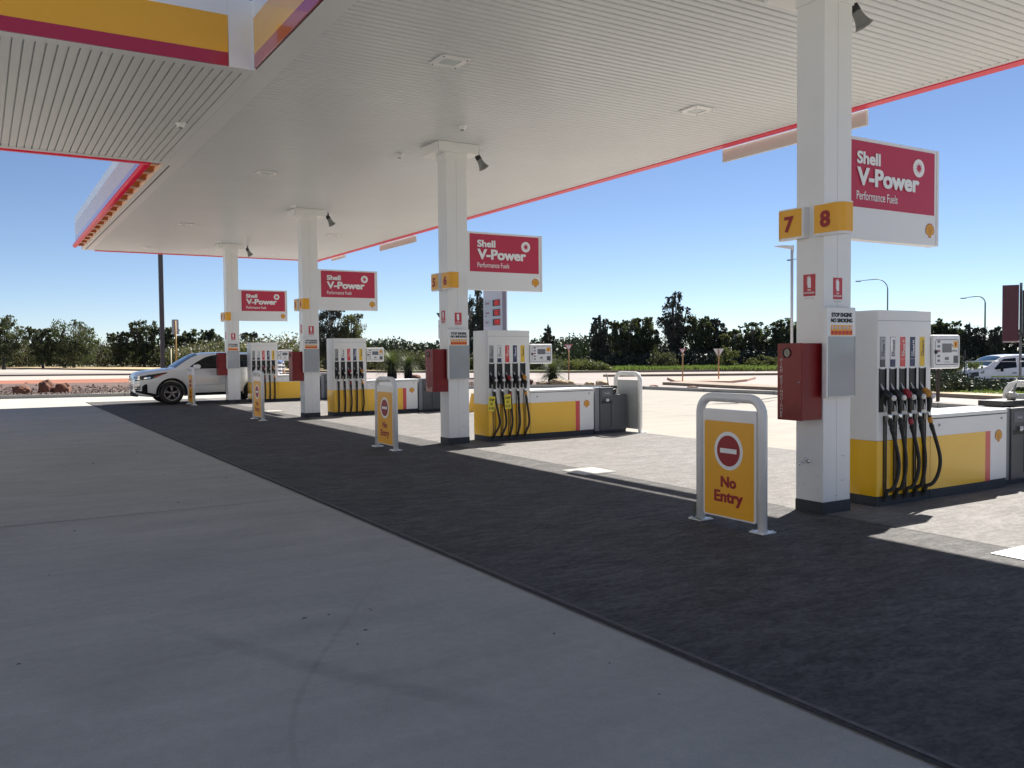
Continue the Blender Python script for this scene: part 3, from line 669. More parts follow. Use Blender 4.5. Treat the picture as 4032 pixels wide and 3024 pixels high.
# ================================================================== NO ENTRY SIGNS
def noentry():
    t = thing('no_entry_sign', 'nearest yellow no entry sign in a white hoop frame', 'sign', (5.987, Y4+.109, 0), 0, 'yellow no entry signs in white hoops')
    r = .043; hw = .395; H = 1.20; cr = .15
    P = [(0, -hw, 0), (0, -hw, H-cr)]+[(0, -hw+cr-cr*math.cos(R(a)), H-cr+cr*math.sin(R(a))) for a in range(15, 91, 15)]+[(0, hw-cr+cr*math.sin(R(a)), H-cr+cr*math.cos(R(a))) for a in range(0, 91, 15)]+[(0, hw, 0)]
    MB().tube(P, r, 18).build('hoop_frame', WHITE, t)
    b = MB(); b.prism(rrect(.68, 1.02, .03), (.022, 0, .578), *FX, .045); b.build('sign_panel', WHITE2, t, bevel=.004)
    b = MB(); b.prism(rrect(.63, .895, .02), (-.0235, 0, .531), *FX, .002); b.build('yellow_face', YELS, t)
    o = (-.0258, 0, 0); b = MB(); zc = .7035
    b.use(LETW).prism(circ(.181, 40, 0, zc), o, *FX, .0010); b.use(mat('disc_red', (.30, .008, .02), .45)).prism(circ(.145, 40, 0, zc), o, *FX, .0022); b.use(LETW).prism([(-.105, zc-.022), (.105, zc-.022), (.105, zc+.022), (-.105, zc+.022)], o, *FX, .0034)
    b.build('no_entry_symbol', None, t)
    b = MB(); text(b, 'No', o, -AY, AZ, -.10, .10, .355, .462, CRIMT, .001, .02, .04); text(b, 'Entry', o, -AY, AZ, -.185, .185, .182, .326, CRIMT, .001, .02, .03)
    b.build('lettering', None, t)
    for s in (-1, 1):
        bp_ = MB().box(-.085, .085, s*hw-.085, s*hw+.085, 0, .012).build('base_plate', WHITE, t, bevel=.003)
        for i in (-1, 1):
            for j in (-1, 1): MB().lathe([(0, .026), (.008, .026), (.010, .020), (.010, .012)], (i*.062, s*hw+j*.062, 0), seg=6).build('bolt', CHROME, bp_)
    return t
ne = noentry()
for k, l in ((1, 'second yellow no entry sign, between the bay 5 and 6 pillar and the camera lane'), (2, 'third yellow no entry sign, in front of the bay 1 and 2 pump'), (3, 'farthest no entry sign, seen edge on in front of the white car')): dup(ne, (5.987, Yi(k)+.109, 0), l)
b = MB(); b.tube([(5.93, Y4+.109+.47, .012), (5.92, Y4+.53, .03), (5.935, Y4+.545, .08), (5.94, Y4+.55, .16)], .006, 8).tube([(5.94, Y4+.55, .02), (5.91, Y4+.46, .018), (5.90, Y4+.42, .016)], .006, 8)
tag(b.build('garden_wire', mat('green_cable', (.08, .12, .03), .5)), 'green cable end curled at the foot of the nearest no entry sign', 'cable')

# ================================================================== PUMPS
LAB = [(mat('label_silver', (.36, .37, .38), .35), GREYD, 'V-Power', LETB, True), (WHITE2, NAVY, 'Diesel', LETB, False), (STRIPE, STRIPE, 'V-Power', LETW, True), (NAVY, NAVY, 'Unleaded 95', LETW, False), (mat('label_yellow', (.80, .52, .03), .4), None, 'Unleaded 91', GREYD, False)]
NC = [BLACK, BLACK, mat('nozzle_red', (.30, .015, .03), .4), BLACK, mat('nozzle_amber', (.55, .25, .03), .4)]
def pump(k):
    t = thing('fuel_pump', f'white and yellow fuel pump with five hoses behind the bay {BAY[k]} pillar', 'fuel pump', (7.934, Yi(k)-.04, 0), 0, 'fuel pumps along the forecourt')
    W_, D_, H_ = .905, .545, 2.045; zs, zb = .686, .105
    rc = .03
    plan = [(rc, 0), (W_, 0), (W_, D_), (0, D_), (0, rc), (rc*.3, rc*.3)]
    b = MB(); b.prism(plan, (0, 0, zs), AX, AY, AZ, H_-zs); b.build('cabinet', WHITE, t, bevel=.005)
    b = MB(); b.prism(plan, (0, 0, zb), AX, AY, AZ, zs-zb-.0005); b.build('yellow_skirt', YEL, t, bevel=.002)
    b = MB(); b.prism([(x*.99+.004, y*.99+.004) for x, y in plan], (0, 0, 0), AX, AY, AZ, zb-.0005); b.build('plinth', BASEG, t)
    for i in range(5):
        x = .035+i*.1675; lm, lb, txt, tm, star = LAB[i]
        b = MB(); o = Vector((x, 0, 0))
        b.use(LETB if i < 2 else lm).prism([(0, 1.455), (.088, 1.455), (.088, 1.768), (0, 1.768)], o, *FY, .0015)
        b.use(lm).prism([(.004, 1.459), (.084, 1.459), (.084, 1.764), (.004, 1.764)], o, *FY, .0025)
        if lb: b.use(lb).prism([(.004, 1.459), (.084, 1.459), (.084, 1.533), (.004, 1.533)], o, *FY, .0035)
        if i in (2, 3): b.use(LETW).prism([(.004, 1.533), (.084, 1.533), (.084, 1.535), (.004, 1.535)], o, *FY, .0045)
        # writing runs upward
        text(b, txt, o, AZ, -AX, 1.565, 1.70 if star else 1.735, -.070, -.040, tm, -.0055+.011, .03)
        text(b, 'Shell', o, AZ, -AX, 1.565, 1.612, -.034, -.018, tm, .0055, .02)
        if star: b.use(tm).prism(circ(.012, 14, .054, 1.725), o, *FY, .004); b.use(lm).prism(circ(.006, 10, .054, 1.725), o, *FY, .005)
        lo = b.build('grade_label', None, t)
        b = MB(); b.use(SHADEB).box(x-.005, x+.093, -.003, .0, .995, 1.432).use(BLACK).box(x-.012, x-.004, -.012, 0, .985, 1.44).box(x+.092, x+.100, -.012, 0, .985, 1.44).box(x-.004, x+.092, -.012, 0, .985, .995)
        ho = b.build('nozzle_holster', None, t)
        # nozzle
        nz = MB(); c = x+.045
        g = NC[i]
        nz.use(g).tube([(c-.012, -.030, 1.215), (c+.006, -.062, 1.168), (c+.018, -.088, 1.128)], [.026, .040, .036], 12)
        nz.use(BLACK).tube([(c+.012, -.078, 1.15), (c+.016, -.082, 1.09), (c+.014, -.080, 1.02), (c+.012, -.075, .97)], [.034, .030, .024, .021], 12)
        nz.use(BLACK).box(c-.026, c-.014, -.05, -.03, 1.03, 1.14)
        no = nz.build('nozzle', None, t)
        MB().tube([(c-.036, -.006, 1.285), (c-.026, -.018, 1.245), (c-.010, -.036, 1.20)], [.006, .0085, .013], 10).build('spout', mat('spout_alloy', (.62, .63, .63), .35, metal=.5), no)
        b = MB(); b.lathe([(.0, .030), (.018, .028), (.029, .018), (.030, .0)], (c+.026, -.108, 1.135), -AY, 18); b.build('badge', mat('badge_white', (.7, .68, .66), .4), no)
        b = MB(); b.tube([(c-.020, -.03, 1.09), (c-.022, -.045, 1.045), (c-.020, -.045, .99)], [.004, .009, .012], 8); b.build('trigger_guard', mat('spout_alloy', (0, 0, 0)), no)
        # hose
        if k == 0:
            w_ = (.12, .070, .125, .065, .165)[i]
            pts = [(c+.012, -.075, .965), (c+.015+w_*.08, -.088, .85), (c+.02+w_*.42, -.10, .69), (c+.01+w_*.90, -.11, .50), (c+w_, -.11, .37), (c-.005+w_*.80, -.10, .255), (c+.02+w_*.32, -.08, .185), (c+.022, -.05, .160), (c+.012, -.035, .09)]
        else:
            w_ = ((0,), (.085, .065, .03, .025, .06), (.0, .01, .015, .0, .02), (.01, .0, .01, .01, .0))[k][i]
            pts = [(c+.012, -.075, .965), (c+.016, -.085, .84), (c+.02+w_*.4, -.085, .66), (c+.02+w_, -.085, .42), (c+.02+w_*.9, -.08, .28), (c+.02, -.06, .15), (c+.016, -.04, .07)]
        hs = MB(); P = bez(pts, 7); hs.use(RUB).tube(P, .0195, 12)
        hso = hs.build('hose', None, t)
        b = MB(); b.tube(P[0:4], .0235, 12); b.build('swivel', CHROME, hso)
        b = MB(); b.tube(P[4:8], .0255, 12); b.build('hose_collar', g if g is not BLACK else RUB, hso)
        MB().tube(P[8:12], [.0245, .024, .023, .0215], 12).build('hose_sleeve', RUB, hso)
        b = MB(); b.box(x+.058, x+.064, -.022, 0, .05, .945).box(x+.098, x+.104, -.016, 0, .05, .945).box(x+.058, x+.104, -.020, 0, .885, .945)
        b.build('hose_guide', mat('guide_steel', (.10, .10, .10), .3, metal=.6), t)
    MB().box(.0, W_, -.0012, .0, 1.935, 1.939).build('panel_seam', GREYM, t)
    # display head, reaching out past the pump
    x0, x1, z0, z1 = .905, 1.40, 1.42, 1.79
    hd = MB().box(x0, x1, -.03, .12, z0, z1).build('display_head', WHITE2, t, bevel=.02)
    o = Vector((0, -.03, 0)); cx, cz = 1.151, 1.601
    b = MB(); P = rrect(.425, .278, .03); Q = rrect(.413, .266, .025); n = len(P)
    b.use(LETB).add([Vector((cx+x, -.0312, cz+z)) for x, z in P]+[Vector((cx+x, -.0312, cz+z)) for x, z in Q], [(i, (i+1) % n, n+(i+1) % n, n+i) for i in range(n)]); b.build('face_outline', None, hd)
    MB().prism([(1.065, 1.597), (1.236, 1.597), (1.236, 1.695), (1.065, 1.695)], o, *FY, .002).build('screen', LCD, hd)
    b = MB(); b.prism([(1.274, 1.479), (1.350, 1.479), (1.350, 1.560), (1.274, 1.560)], o, *FY, .003); b.build('card_reader', GREYD, hd)
    b = MB(); b.prism([(1.116, 1.515), (1.182, 1.515), (1.182, 1.547), (1.116, 1.547)], o, *FY, .003); b.build('keypad', mat('keypad_grey', (.2, .2, .22), .5), hd)
    for i, z in enumerate((1.729, 1.677, 1.625, 1.571, 1.520)):
        b = MB(); b.use(mat('button_grey', (.20, .20, .22), .5) if i != 2 else mat('button_pink', (.35, .12, .13), .5)).prism([(.978, z-.024), (1.023, z-.024), (1.023, z), (.978, z)], o, *FY, .003)
        b.build('grade_button', None, hd)
    b = MB(); b.lathe([(0, .016), (.02, .014), (.022, 0)], (.945, -.03, 1.604), -AY, 14); b.build('knob', BLACK, hd)
    b = MB(); b.use(YELS).prism([(1.271, 1.648), (1.348, 1.648), (1.348, 1.722), (1.271, 1.722)], o, *FY, .002)
    text(b, str(8-2*k), o, AX, AZ, 1.296, 1.322, 1.662, 1.708, CRIMT, .003, .05)
    text(b, '$', o, AX, AZ, 1.245, 1.259, 1.655, 1.685, LETB, .002, .02); text(b, 'Litres', o, AX, AZ, 1.243, 1.335, 1.606, 1.628, LETB, .002, .02)
    text(b, 'card here', o, AX, AZ, 1.10, 1.20, 1.487, 1.499, LETB, .002, .0)
    b.build('print', None, hd)
    MB().box(.895, .93, .0, .10, 1.45, 1.76).build('head_arm', STEEL, t)
    return t
pumps = [pump(k) for k in range(4)]
# out-of-service tags on the bay 5/6 pump hoses
def ptag(x, z, tilt, lab, k=1):
    t = thing('paper_tag', lab, 'tag', (7.934+x, Yi(k)-.04-.125, z), 0, 'yellow out of service tags'); t.rotation_euler = (0, tilt, 0)
    b = MB(); b.prism(rrect(.135, .265, .006), (0, 0, 0), *FY, .002); b.build('sheet', mat('tag_yellow', (.72, .60, .04), .6), t)
    b = MB(); 
    for i, s in enumerate(('PUMP', 'NOT', 'IN USE')): text(b, s, (0, -.002, 0), AX, AZ, -.052 if i != 1 else -.03, .052 if i != 1 else .03, .045-i*.075, .095-i*.075, LETB, .001, .03)
    b.build('lettering', None, t)
ptag(.0, .708, R(5), 'yellow paper tag on the leftmost hose of the bay 5 and 6 pump')
ptag(.345, .735, R(-3), 'yellow paper tag on the second hose of the bay 5 and 6 pump')

# side cabinet, bin, bucket, hoop barrier for each island
def cabinet(k):
    t = thing('pump_side_cabinet', f'low white and yellow cabinet attached beside the bay {BAY[k]} pump', 'cabinet', (8.842, Yi(k)-.04, 0), 0, 'low cabinets beside the pumps')
    L_, D_ = 1.488, .545
    MB().box(0, L_, 0, D_, .105, .875).build('body', WHITE, t, bevel=.012)
    MB().box(-.001, L_-.002, -.008, D_, .878, .925).build('lid', WHITE, t, bevel=.014)
    MB().box(.003, L_-.01, .006, D_-.01, 0, .105).build('plinth', BASEG, t)
    o = (0, 0, 0)
    MB().prism([(0, .105), (1.045, .105), (1.045, .682), (0, .682)], o, *FY, .0025).build('yellow_panel', YEL, t)
    MB().prism([(1.045, .105), (1.145, .105), (1.145, .682), (1.045, .682)], o, *FY, .0025).build('red_stripe', STRIPE, t)
    b = MB(); pecten(b, (1.312, -.001, .618), FY, .070, .002); b.build('shell_emblem', None, t)
    for x in (.16, 1.37): MB().lathe([(0, .010), (.014, .008), (.016, 0)], (x, 0, .80 if x < 1 else .82), -AY, 12).build('lock', STEEL, t)
    MB().box(.0, L_, -.0015, .0, .872, .879).build('lid_gap', SHADEB, t)
cabs = cabinet(0)
for k in (1, 2, 3):
    src = [o for o in col.objects if o.name == 'pump_side_cabinet'][0]; dup(src, (8.842, Yi(k)-.04, 0), f'low white and yellow cabinet attached beside the bay {BAY[k]} pump')
def servicebin():
    t = thing('service_bin', 'dark grey bin and towel dispenser beside the nearest cabinet, at the right edge', 'bin', (10.40, Yi(0)+.03, 0), 0, 'grey service bins at the island ends')
    MB().box(0, .12, .0, .50, .06, .925).build('side_panel', GREYM, t, bevel=.006)
    MB().box(.12, .455, -.02, .50, .06, .92).build('dispenser_body', GREYD, t, bevel=.006)
    MB().box(.46, .80, .0, .50, .06, .772).build('bin_body', GREYD, t, bevel=.008)
    MB().box(.01, .79, .01, .49, 0, .06).build('plinth', BASEG, t)
    MB().box(.15, .425, -.023, -.0205, .60, .655).build('paper_slot', SHADEB, t)
    MB().box(.385, .405, -.023, -.0205, .13, .60).build('door_gap', SHADEB, t)
    MB().box(.165, .41, -.0245, -.0205, .745, .875).build('name_plate', mat('plate_grey', (.12, .13, .15), .4), t)
    b = MB(); text(b, 'Towels', (0, -.0245, 0), AX, AZ, .225, .345, .79, .825, mat('plate_letter', (.55, .56, .58), .5), .001, .01); b.build('lettering', None, t)
    rnd = random.Random(3); b = MB(); P = []
    for i in range(5):
        for j in range(5): P.append((.25+.018*i+rnd.uniform(-.006, .006), -.035-.02*rnd.random(), .64+.014*j+rnd.uniform(-.006, .006)))
    b.grid(P, 5, 5); b.build('paper_towel', mat('paper', (.75, .75, .75), .9), t)
    return t
sb = servicebin()
for k, l in ((1, 'dark grey bin and towel dispenser left of the white hoop barrier with the bucket'), (2, 'dark grey bin and towel dispenser at the end of the bay 3 and 4 cabinet'), (3, 'dark grey bin at the end of the farthest pump island')): dup(sb, (10.40, Yi(k)+.03, 0), l)
def bucket(k, lab, lab2):
    t = thing('bucket', lab, 'bucket', (10.90 if k else 10.93, Yi(k)+.20, .775), 0, 'washing buckets on the bins')
    b = MB(); W0, W1, D0_, D1 = .20, .26, .15, .19
    vs = [(x*W0/2, y*D0_/2, 0) for x, y in ((-1, -1), (1, -1), (1, 1), (-1, 1))]+[(x*W1/2, y*D1/2, .17) for x, y in ((-1, -1), (1, -1), (1, 1), (-1, 1))]+[(x*(W1/2-.012), y*(D1/2-.012), .17) for x, y in ((-1, -1), (1, -1), (1, 1), (-1, 1))]+[(x*(W0/2-.012), y*(D0_/2-.012), .02) for x, y in ((-1, -1), (1, -1), (1, 1), (-1, 1))]
    b.add(vs, [(3, 2, 1, 0)]+[(i, (i+1) % 4, 4+(i+1) % 4, 4+i) for i in range(4)]+[(4+i, 4+(i+1) % 4, 8+(i+1) % 4, 8+i) for i in range(4)]+[(8+i, 8+(i+1) % 4, 12+(i+1) % 4, 12+i) for i in range(4)]+[(12, 13, 14, 15)])
    b.build('pail', BLACK, t, bevel=.004)
    b = MB(); b.tube([(-.135, 0, .165), (-.14, -.1, .12), (0, -.13, .10), (.14, -.1, .12), (.135, 0, .165)], .004, 6); b.build('bail_handle', STEEL, t)
    q = thing('squeegee', lab2, 'squeegee', (t.location.x-.02, t.location.y, .79), 0, 'squeegees standing in the buckets')
    b = MB(); b.tube([(.04, 0, .02), (-.01, 0, .2), (-.05, .0, .40)], [.008, .010, .012], 10); b.build('handle', mat('handle_grey', (.2, .2, .2), .6), q)
    MB().box(-.05, .13, -.02, .02, .0, .03).build('head', RUB, q)
bucket(1, 'black bucket on the grey bin beside the white hoop barrier', 'squeegee handle sticking out of the bucket by the hoop barrier')
# nearest island: long tray with squeegees and a pot of water
t = thing('washing_tray', 'black tray with a plastic bottle on the bin at the right edge', 'tray', (10.72, Yi(0)+.25, .93))
MB().box(-.2, .35, -.15, .18, 0, .07).build('tray', BLACK, t, bevel=.008)
t = thing('plastic_bottle', 'clear lumpy plastic bottle lying on the black tray at the right edge', 'bottle', (10.86, Yi(0)+.2, 1.0)); t.scale = (.75, .75, .75)
b = MB(); b.lathe([(0, -.12), (.05, -.115), (.065, -.08), (.058, -.02), (.065, .04), (.05, .1), (.02, .13), (0, .135)], (0, 0, .07), AX, 18); b.build('bottle_body', mat('cloudy_plastic', (.45, .42, .38), .3), t)
t = thing('squeegee', 'grey squeegee leaning across the tray at the right edge', 'squeegee', (10.95, Yi(0)+.2, 1.0))
b = MB(); b.tube([(-.1, 0, .0), (.02, 0, .25)], .013, 10); b.build('handle', mat('handle_grey', (0, 0, 0)), t); MB().box(-.16, -.04, -.02, .02, 0, .02).build('head', RUB, t)

def barrier():
    t = thing('hoop_barrier', 'white hoop barrier with grey panel at the end of the nearest island, right edge', 'barrier', (11.316, Yi(0)+.13, 0), 0, 'white hoop barriers at the island ends')
    r = .043; hw = .395; H = 1.185; cr = .16
    P = [(0, -hw, 0), (0, -hw, H-cr)]+[(0, -hw+cr-cr*math.cos(R(a)), H-cr+cr*math.sin(R(a))) for a in range(15, 91, 15)]+[(0, hw-cr+cr*math.sin(R(a)), H-cr+cr*math.cos(R(a))) for a in range(0, 91, 15)]+[(0, hw, 0)]
    MB().tube(P, r, 18).build('hoop_frame', WHITE, t)
    MB().box(-.005, .03, -.325, .34, .065, 1.055).build('panel', mat('panel_grey_white', (.45, .47, .47), .35, var=.04, vscale=2), t, bevel=.006)
    for z in (.2, .9): MB().lathe([(0, .008), (.01, .006), (.012, 0)], (-.005, -.28, z), -AX, 10).build('bolt', STEEL, t)
    for s in (-1, 1): MB().box(-.085, .085, s*hw-.085, s*hw+.085, 0, .012).build('base_plate', WHITE, t)
    return t
hb = barrier()
for k, l in ((1, 'white hoop barrier with grey panel beside the bucket and bin'), (2, 'white hoop barrier with grey panel at the end of the bay 3 and 4 island'), (3, 'white hoop barrier at the end of the farthest island')): dup(hb, (11.316, Yi(k)+.13, 0), l)
t = thing('caution_board', 'small yellow folding board standing behind the bay 5 and 6 pump', 'board', (11.72, 21.3, 0))
b = MB()
for s in (-1, 1): b.prism([(-.16, 0), (.16, 0), (.13, .5), (-.13, .5)], (s*.12, 0, 0), -AY if s < 0 else AY, Vector((-s*.2, 0, 1)), Vector((s, 0, .2)), .012)
b.build('panels', mat('caution_yellow', (.8, .45, .02), .5), t)

# ================================================================== SKYLINE, SIGNS, POLES
def at(azd, d): a = R(azd); return d*math.sin(a), d*math.cos(a)
def simple(name, mb_, m, label, cat, group=None, bevel=0, loc=None): return tag(mb_.build(name, m, None, bevel=bevel, loc=loc), label, cat, group)
# price tower (its broad face looks about -X)
t = thing('price_tower', 'white fuel price tower with red digits rising behind the bay 5 and 6 pump', 'price sign', (28.08, 47.29, 0), 0)
t.rotation_euler = (0, 0, -R(3.8))
TH = 8.4
MB().box(.02, .26, .02, 2.76, 0, TH).build('tower_body', mat('tower_white', (.72, .72, .74), .4), t)
MB().box(.262, .335, .0, 2.78, .3, TH+.05).build('rear_face', WHITE2, t); MB().box(0, .258, -.004, .019, 0, TH).build('side_strip', mat('tower_side', (.25, .24, .29), .5), t)
b = MB(); b.prism([(-2.76, .2), (0, .2), (0, TH), (-2.76, TH)], (.02, 0, 0), *FX, .012); b.build('front_face', mat('tower_face', (.64, .65, .68), .4), t)
o = (.006, 0, 0)
for z0, z1 in ((3.86, 4.98), (3.30, 3.80)): MB().prism([(-2.62, z0), (-.25, z0), (-.25, z1), (-2.62, z1)], o, *FX, .01).build('price_panel', mat('panel_pale', (.50, .58, .60), .4), t)
LED = mat('led_red', (.9, .03, .02), .5, emit=.12)
SEG = {'0': 'abcdef', '1': 'bc', '2': 'abged', '3': 'abgcd', '6': 'afgedc', '7': 'abc', '9': 'abfgcd'}
for zt, zb_, num, lab in ((4.96, 4.56, '126.7', 'Unleaded'), (4.36, 3.93, '136.7', 'Unleaded'), (3.74, 3.34, '139.9', 'Diesel')):
    MB().prism([(-1.38, zb_), (-.32, zb_), (-.32, zt), (-1.38, zt)], (-.004, 0, 0), *FX, .006).build('digit_display', SHADEB, t)
    b = MB(); b.use(LED); h = (zt-zb_)*.36; x = -1.24; cz = (zt+zb_)/2; w_ = .17; th = .045
    for ch in num:
        if ch == '.': b.prism([(x-.05, cz-h), (x-.01, cz-h), (x-.01, cz-h+.05), (x-.05, cz-h+.05)], (-.010, 0, 0), *FX, .004); continue
        for q in SEG[ch]:
            r_s = {'a': (0, w_, h-th, h), 'd': (0, w_, -h, -h+th), 'g': (0, w_, -th/2, th/2), 'b': (w_-th, w_, 0, h), 'c': (w_-th, w_, -h, 0), 'f': (0, th, 0, h), 'e': (0, th, -h, 0)}[q]
            b.prism([(x+r_s[0], cz+r_s[2]), (x+r_s[1], cz+r_s[2]), (x+r_s[1], cz+r_s[3]), (x+r_s[0], cz+r_s[3])], (-.010, 0, 0), *FX, .004)
        x += .225
    b.build('digits', None, t)
    b = MB(); text(b, lab, (-.004, 0, 0), -AY, AZ, -2.45, -1.85 if lab != 'Diesel' else -2.0, cz-.05, cz+.11, mat('price_letter', (.30, .05, .08), .5), .002, .02); 
    if zt == 4.36: text(b, '95', (-.004, 0, 0), -AY, AZ, -2.45, -2.27, cz-.24, cz-.12, LETB, .002, .02)
    b.build('grade_name', None, t)
b = MB(); pecten(b, (.004, -1.45, 5.95), FX, .48, .006); b.build('shell_emblem', None, t)
# give-way signs
def giveway(loc, azd, top, label, back=False, sz=.34):
    t = thing('give_way_sign', label, 'road sign', (loc[0], loc[1], 0), -R(azd), 'give way signs by the road')
    MB().tube([(0, 0, 0), (0, 0, top-.02)], .032, 10).build('post', mat('post_ochre', (.42, .24, .10), .6) if back or sz < .3 else mat('post_pinkish', (.42, .28, .22), .6), t)
    y = -.036 if not back else .036
    b = MB(); h = sz*1.62
    tri = lambda s: [(-sz*s*.98, top-(1-s)*h*.36), (sz*s*.98, top-(1-s)*h*.36), (0, top-h+(1-s)*h*.62)]
    n = -AY
    b.use(mat('sign_back_alloy', (.62, .63, .63), .4)).prism(tri(1), (0, y, 0), AX, AZ, n, .008); b.build('plate', None, t)
    if not back:
        b = MB(); b.use(mat('giveway_red', (.38, .02, .05), .4)).prism(tri(.94), (0, y-.008, 0), AX, AZ, n, .002)
        b.use(LETW).prism(tri(.60), (0, y-.010, 0), AX, AZ, n, .002)
        text(b, 'GIVE', (0, y-.0125, 0), AX, AZ, -sz*.36, sz*.36, top-h*.30, top-h*.20, LETB, .001, .03); text(b, 'WAY', (0, y-.0125, 0), AX, AZ, -sz*.20, sz*.20, top-h*.46, top-h*.36, LETB, .001, .03)
        b.build('sign_face', None, t)
giveway((25.0, 35.72), 35, 2.0, 'nearest give way sign, on the garden edge behind the bay 5 and 6 cabinet', sz=.22*1.0)
giveway((29.68, 32.62), 42, 1.725, 'smaller give way sign on the traffic island, facing the camera', sz=.17)
giveway((33.25, 33.78), 45, 1.71, 'back of a triangular sign on the pink paved island', back=True, sz=.285)
# dark pole and yellow sign post at left
t = thing('tall_pole', 'tall dark grey square pole behind the white car bonnet', 'pole', (8.44, 50.0, 0))
MB().box(-.10, .10, -.10, .10, 0, 9.5).build('shaft', mat('pole_brown_grey', (.085, .075, .078), .6), t); MB().box(.101, .125, -.05, .05, 2.9, 9.4).build('cable_cover', mat('cover_cream', (.5, .42, .34), .6), t)
t = thing('small_post', 'thin cream post with a bent wire top, just right of the tall dark pole', 'post', (8.72, 49.2, 0))
MB().tube([(0, 0, 0), (0, 0, 2.0)], .035, 10).build('post', mat('cream_post', (.72, .62, .40), .6), t); MB().tube([(0, 0, 2.0), (.02, 0, 2.1), (.1, 0, 2.12), (.18, 0, 2.05)], .012, 6).build('wire_hook', STEEL, t)
t = thing('road_sign', 'back of a rectangular road sign on a yellow post', 'road sign', (10.4, 57.0, 0))
MB().tube([(0, -.03, 0), (0, -.03, 3.75)], .05, 10).build('post', mat('post_yellow_ochre', (.45, .26, .06), .6), t)
b = MB(); b.prism(rrect(.40, .92, .06), (0, .04, 3.37), AX, AZ, -AY, .02); b.build('plate', mat('plate_back', (.50, .52, .54), .5), t)
# roadside flag signs left of the bay 5/6 pillar
t = thing('roadside_totem', 'dark street totem with square panels, half hidden left of the bay 5 and 6 pillar', 'sign', (20.0, 40.31, 0), -R(26.6))
MB().box(.17, .26, -.05, .05, 0, 3.3).build('post', mat('totem_post', (.09, .10, .11), .5), t)
MB().box(.10, .6, -.06, -.05, 2.35, 3.3).build('white_panel', WHITE2, t)
b = MB(); b.prism([(0, 3.66), (.65, 3.66), (.65, 3.38), (.19, 3.35)], (0, -.05, 0), *FY, .02); b.build('arrow_panel', mat('totem_dark', (.03, .03, .035), .5), t)
b = MB(); b.prism(circ(.16, 20, .30, 2.98), (0, -.061, 0), *FY, .005); b.build('round_badge', mat('badge_maroon', (.10, .02, .04), .5), t)
MB().box(-.03, .12, -.06, -.04, 2.05, 2.27).build('small_panel', mat('totem_green', (.02, .05, .05), .5), t)
# street lamps
def lamp(x, y, h, arm, azd, label, c, r=.09):
    t = thing('street_lamp', label, 'street lamp', (x, y, zg(x, y)), -R(azd), 'street lamps beyond the road'); h -= zg(x, y)
    rr = arm*.42; P = [(0, 0, 0), (0, 0, h-rr)]+[(-rr+rr*math.cos(R(a)), 0, h-rr+rr*math.sin(R(a))) for a in range(12, 91, 13)]+[(-arm, 0, h-.1)]
    n = len(P); MB().tube(P, [r*1.3, r*.8]+[r*.6]*(n-3)+[r*.35], 10).build('pole', c, t)
    MB().box(-arm-.55, -arm+.05, -.14, .14, h-.22, h-.10).build('lamp_head', mat('lamp_dark', (.06, .07, .08), .5), t, bevel=.03)
LG = mat('lamp_pole_green_grey', (.20, .25, .24), .5)
lamp(89.5, 63.95, 9.62, 2.9, 54.4, 'curved arm street lamp rising behind the nearest fuel pump', LG)
lamp(94.9, 55.65, 7.29, 1.9, 59.6, 'smaller curved arm street lamp above the parked cars at right', LG, .10)
lamp(71.2, 55.2, 10.5, 5.0, 52.2, 'street lamp whose arm shows left of the nearest pillar', LG)
t = thing('forecourt_lamp', 'white forecourt lamp post with flat angled head left of the nearest pillar', 'lamp post', (24.9, 21.66, 0), -R(49))
MB().tube([(0, 0, 0), (0, 0, 5.3)], .068, 4).build('pole', mat('lamp_white', (.62, .60, .60), .4), t)
b = MB(); b.prism([(-.06, .02), (.07, .02), (.07, -.25), (.03, -.16), (-.05, -.10), (-.55, .0), (-.62, .02), (-.3, .04)][::-1], (0, .08, 5.32), AX, AZ, -AY, .16); b.build('lamp_head', mat('lamp_white', (0, 0, 0)), t)
# neighbouring business sign at right
t = thing('pylon_sign', 'dark red box sign on a grey post at the right edge', 'sign', (40.35, 22.1, zg(40.35, 22.1)), -R(61))
z0 = -zg(40.35, 22.1)
MB().box(.02, .13, -.08, .05, 0, 4.55+z0).build('post', mat('pylon_post', (.16, .17, .18), .5), t)
MB().box(-.66, .0, -.3, .3, 1.92+z0, 4.45+z0).build('red_cabinet', mat('maroon_panel', (.085, .02, .03), .5), t)
MB().box(-.62, .0, -.28, .28, 1.86+z0, 1.918+z0).build('pale_base', mat('pale_pink', (.5, .4, .38), .5), t)
MB().box(.135, .9, -.25, .2, 2.1+z0, 4.2+z0).build('dark_cabinet', mat('pylon_dark', (.03, .03, .03), .5), t)
t = thing('thin_post', 'thin dark leaning post in front of the parked van', 'post', (38.3, 23.4, zg(38.3, 23.4)))
MB().tube([(0, 0, 0), (.02, .0, 2.6)], .025, 8).build('post', mat('totem_dark', (0, 0, 0)), t)
t = thing('barrier_rail', 'thin pale rail crossing in front of the parked van', 'rail', (38.3, 23.3, 0))
MB().tube([(0, 0, 1.02), (2.0, -2.2, 1.0)], .02, 6).tube([(0, 0, 1.02), (0, 0, -.3)], .02, 6).tube([(2.0, -2.2, 1.0), (2, -2.2, -.3)], .02, 6).build('rail', STEEL, t)
t = thing('dark_post', 'dark timber post behind the nearest pump display', 'post', (25.3, 16.3, 0))
MB().tube([(0, 0, 0), (0, 0, 1.62)], .055, 10).build('post', mat('timber_post', (.06, .05, .045), .9), t)
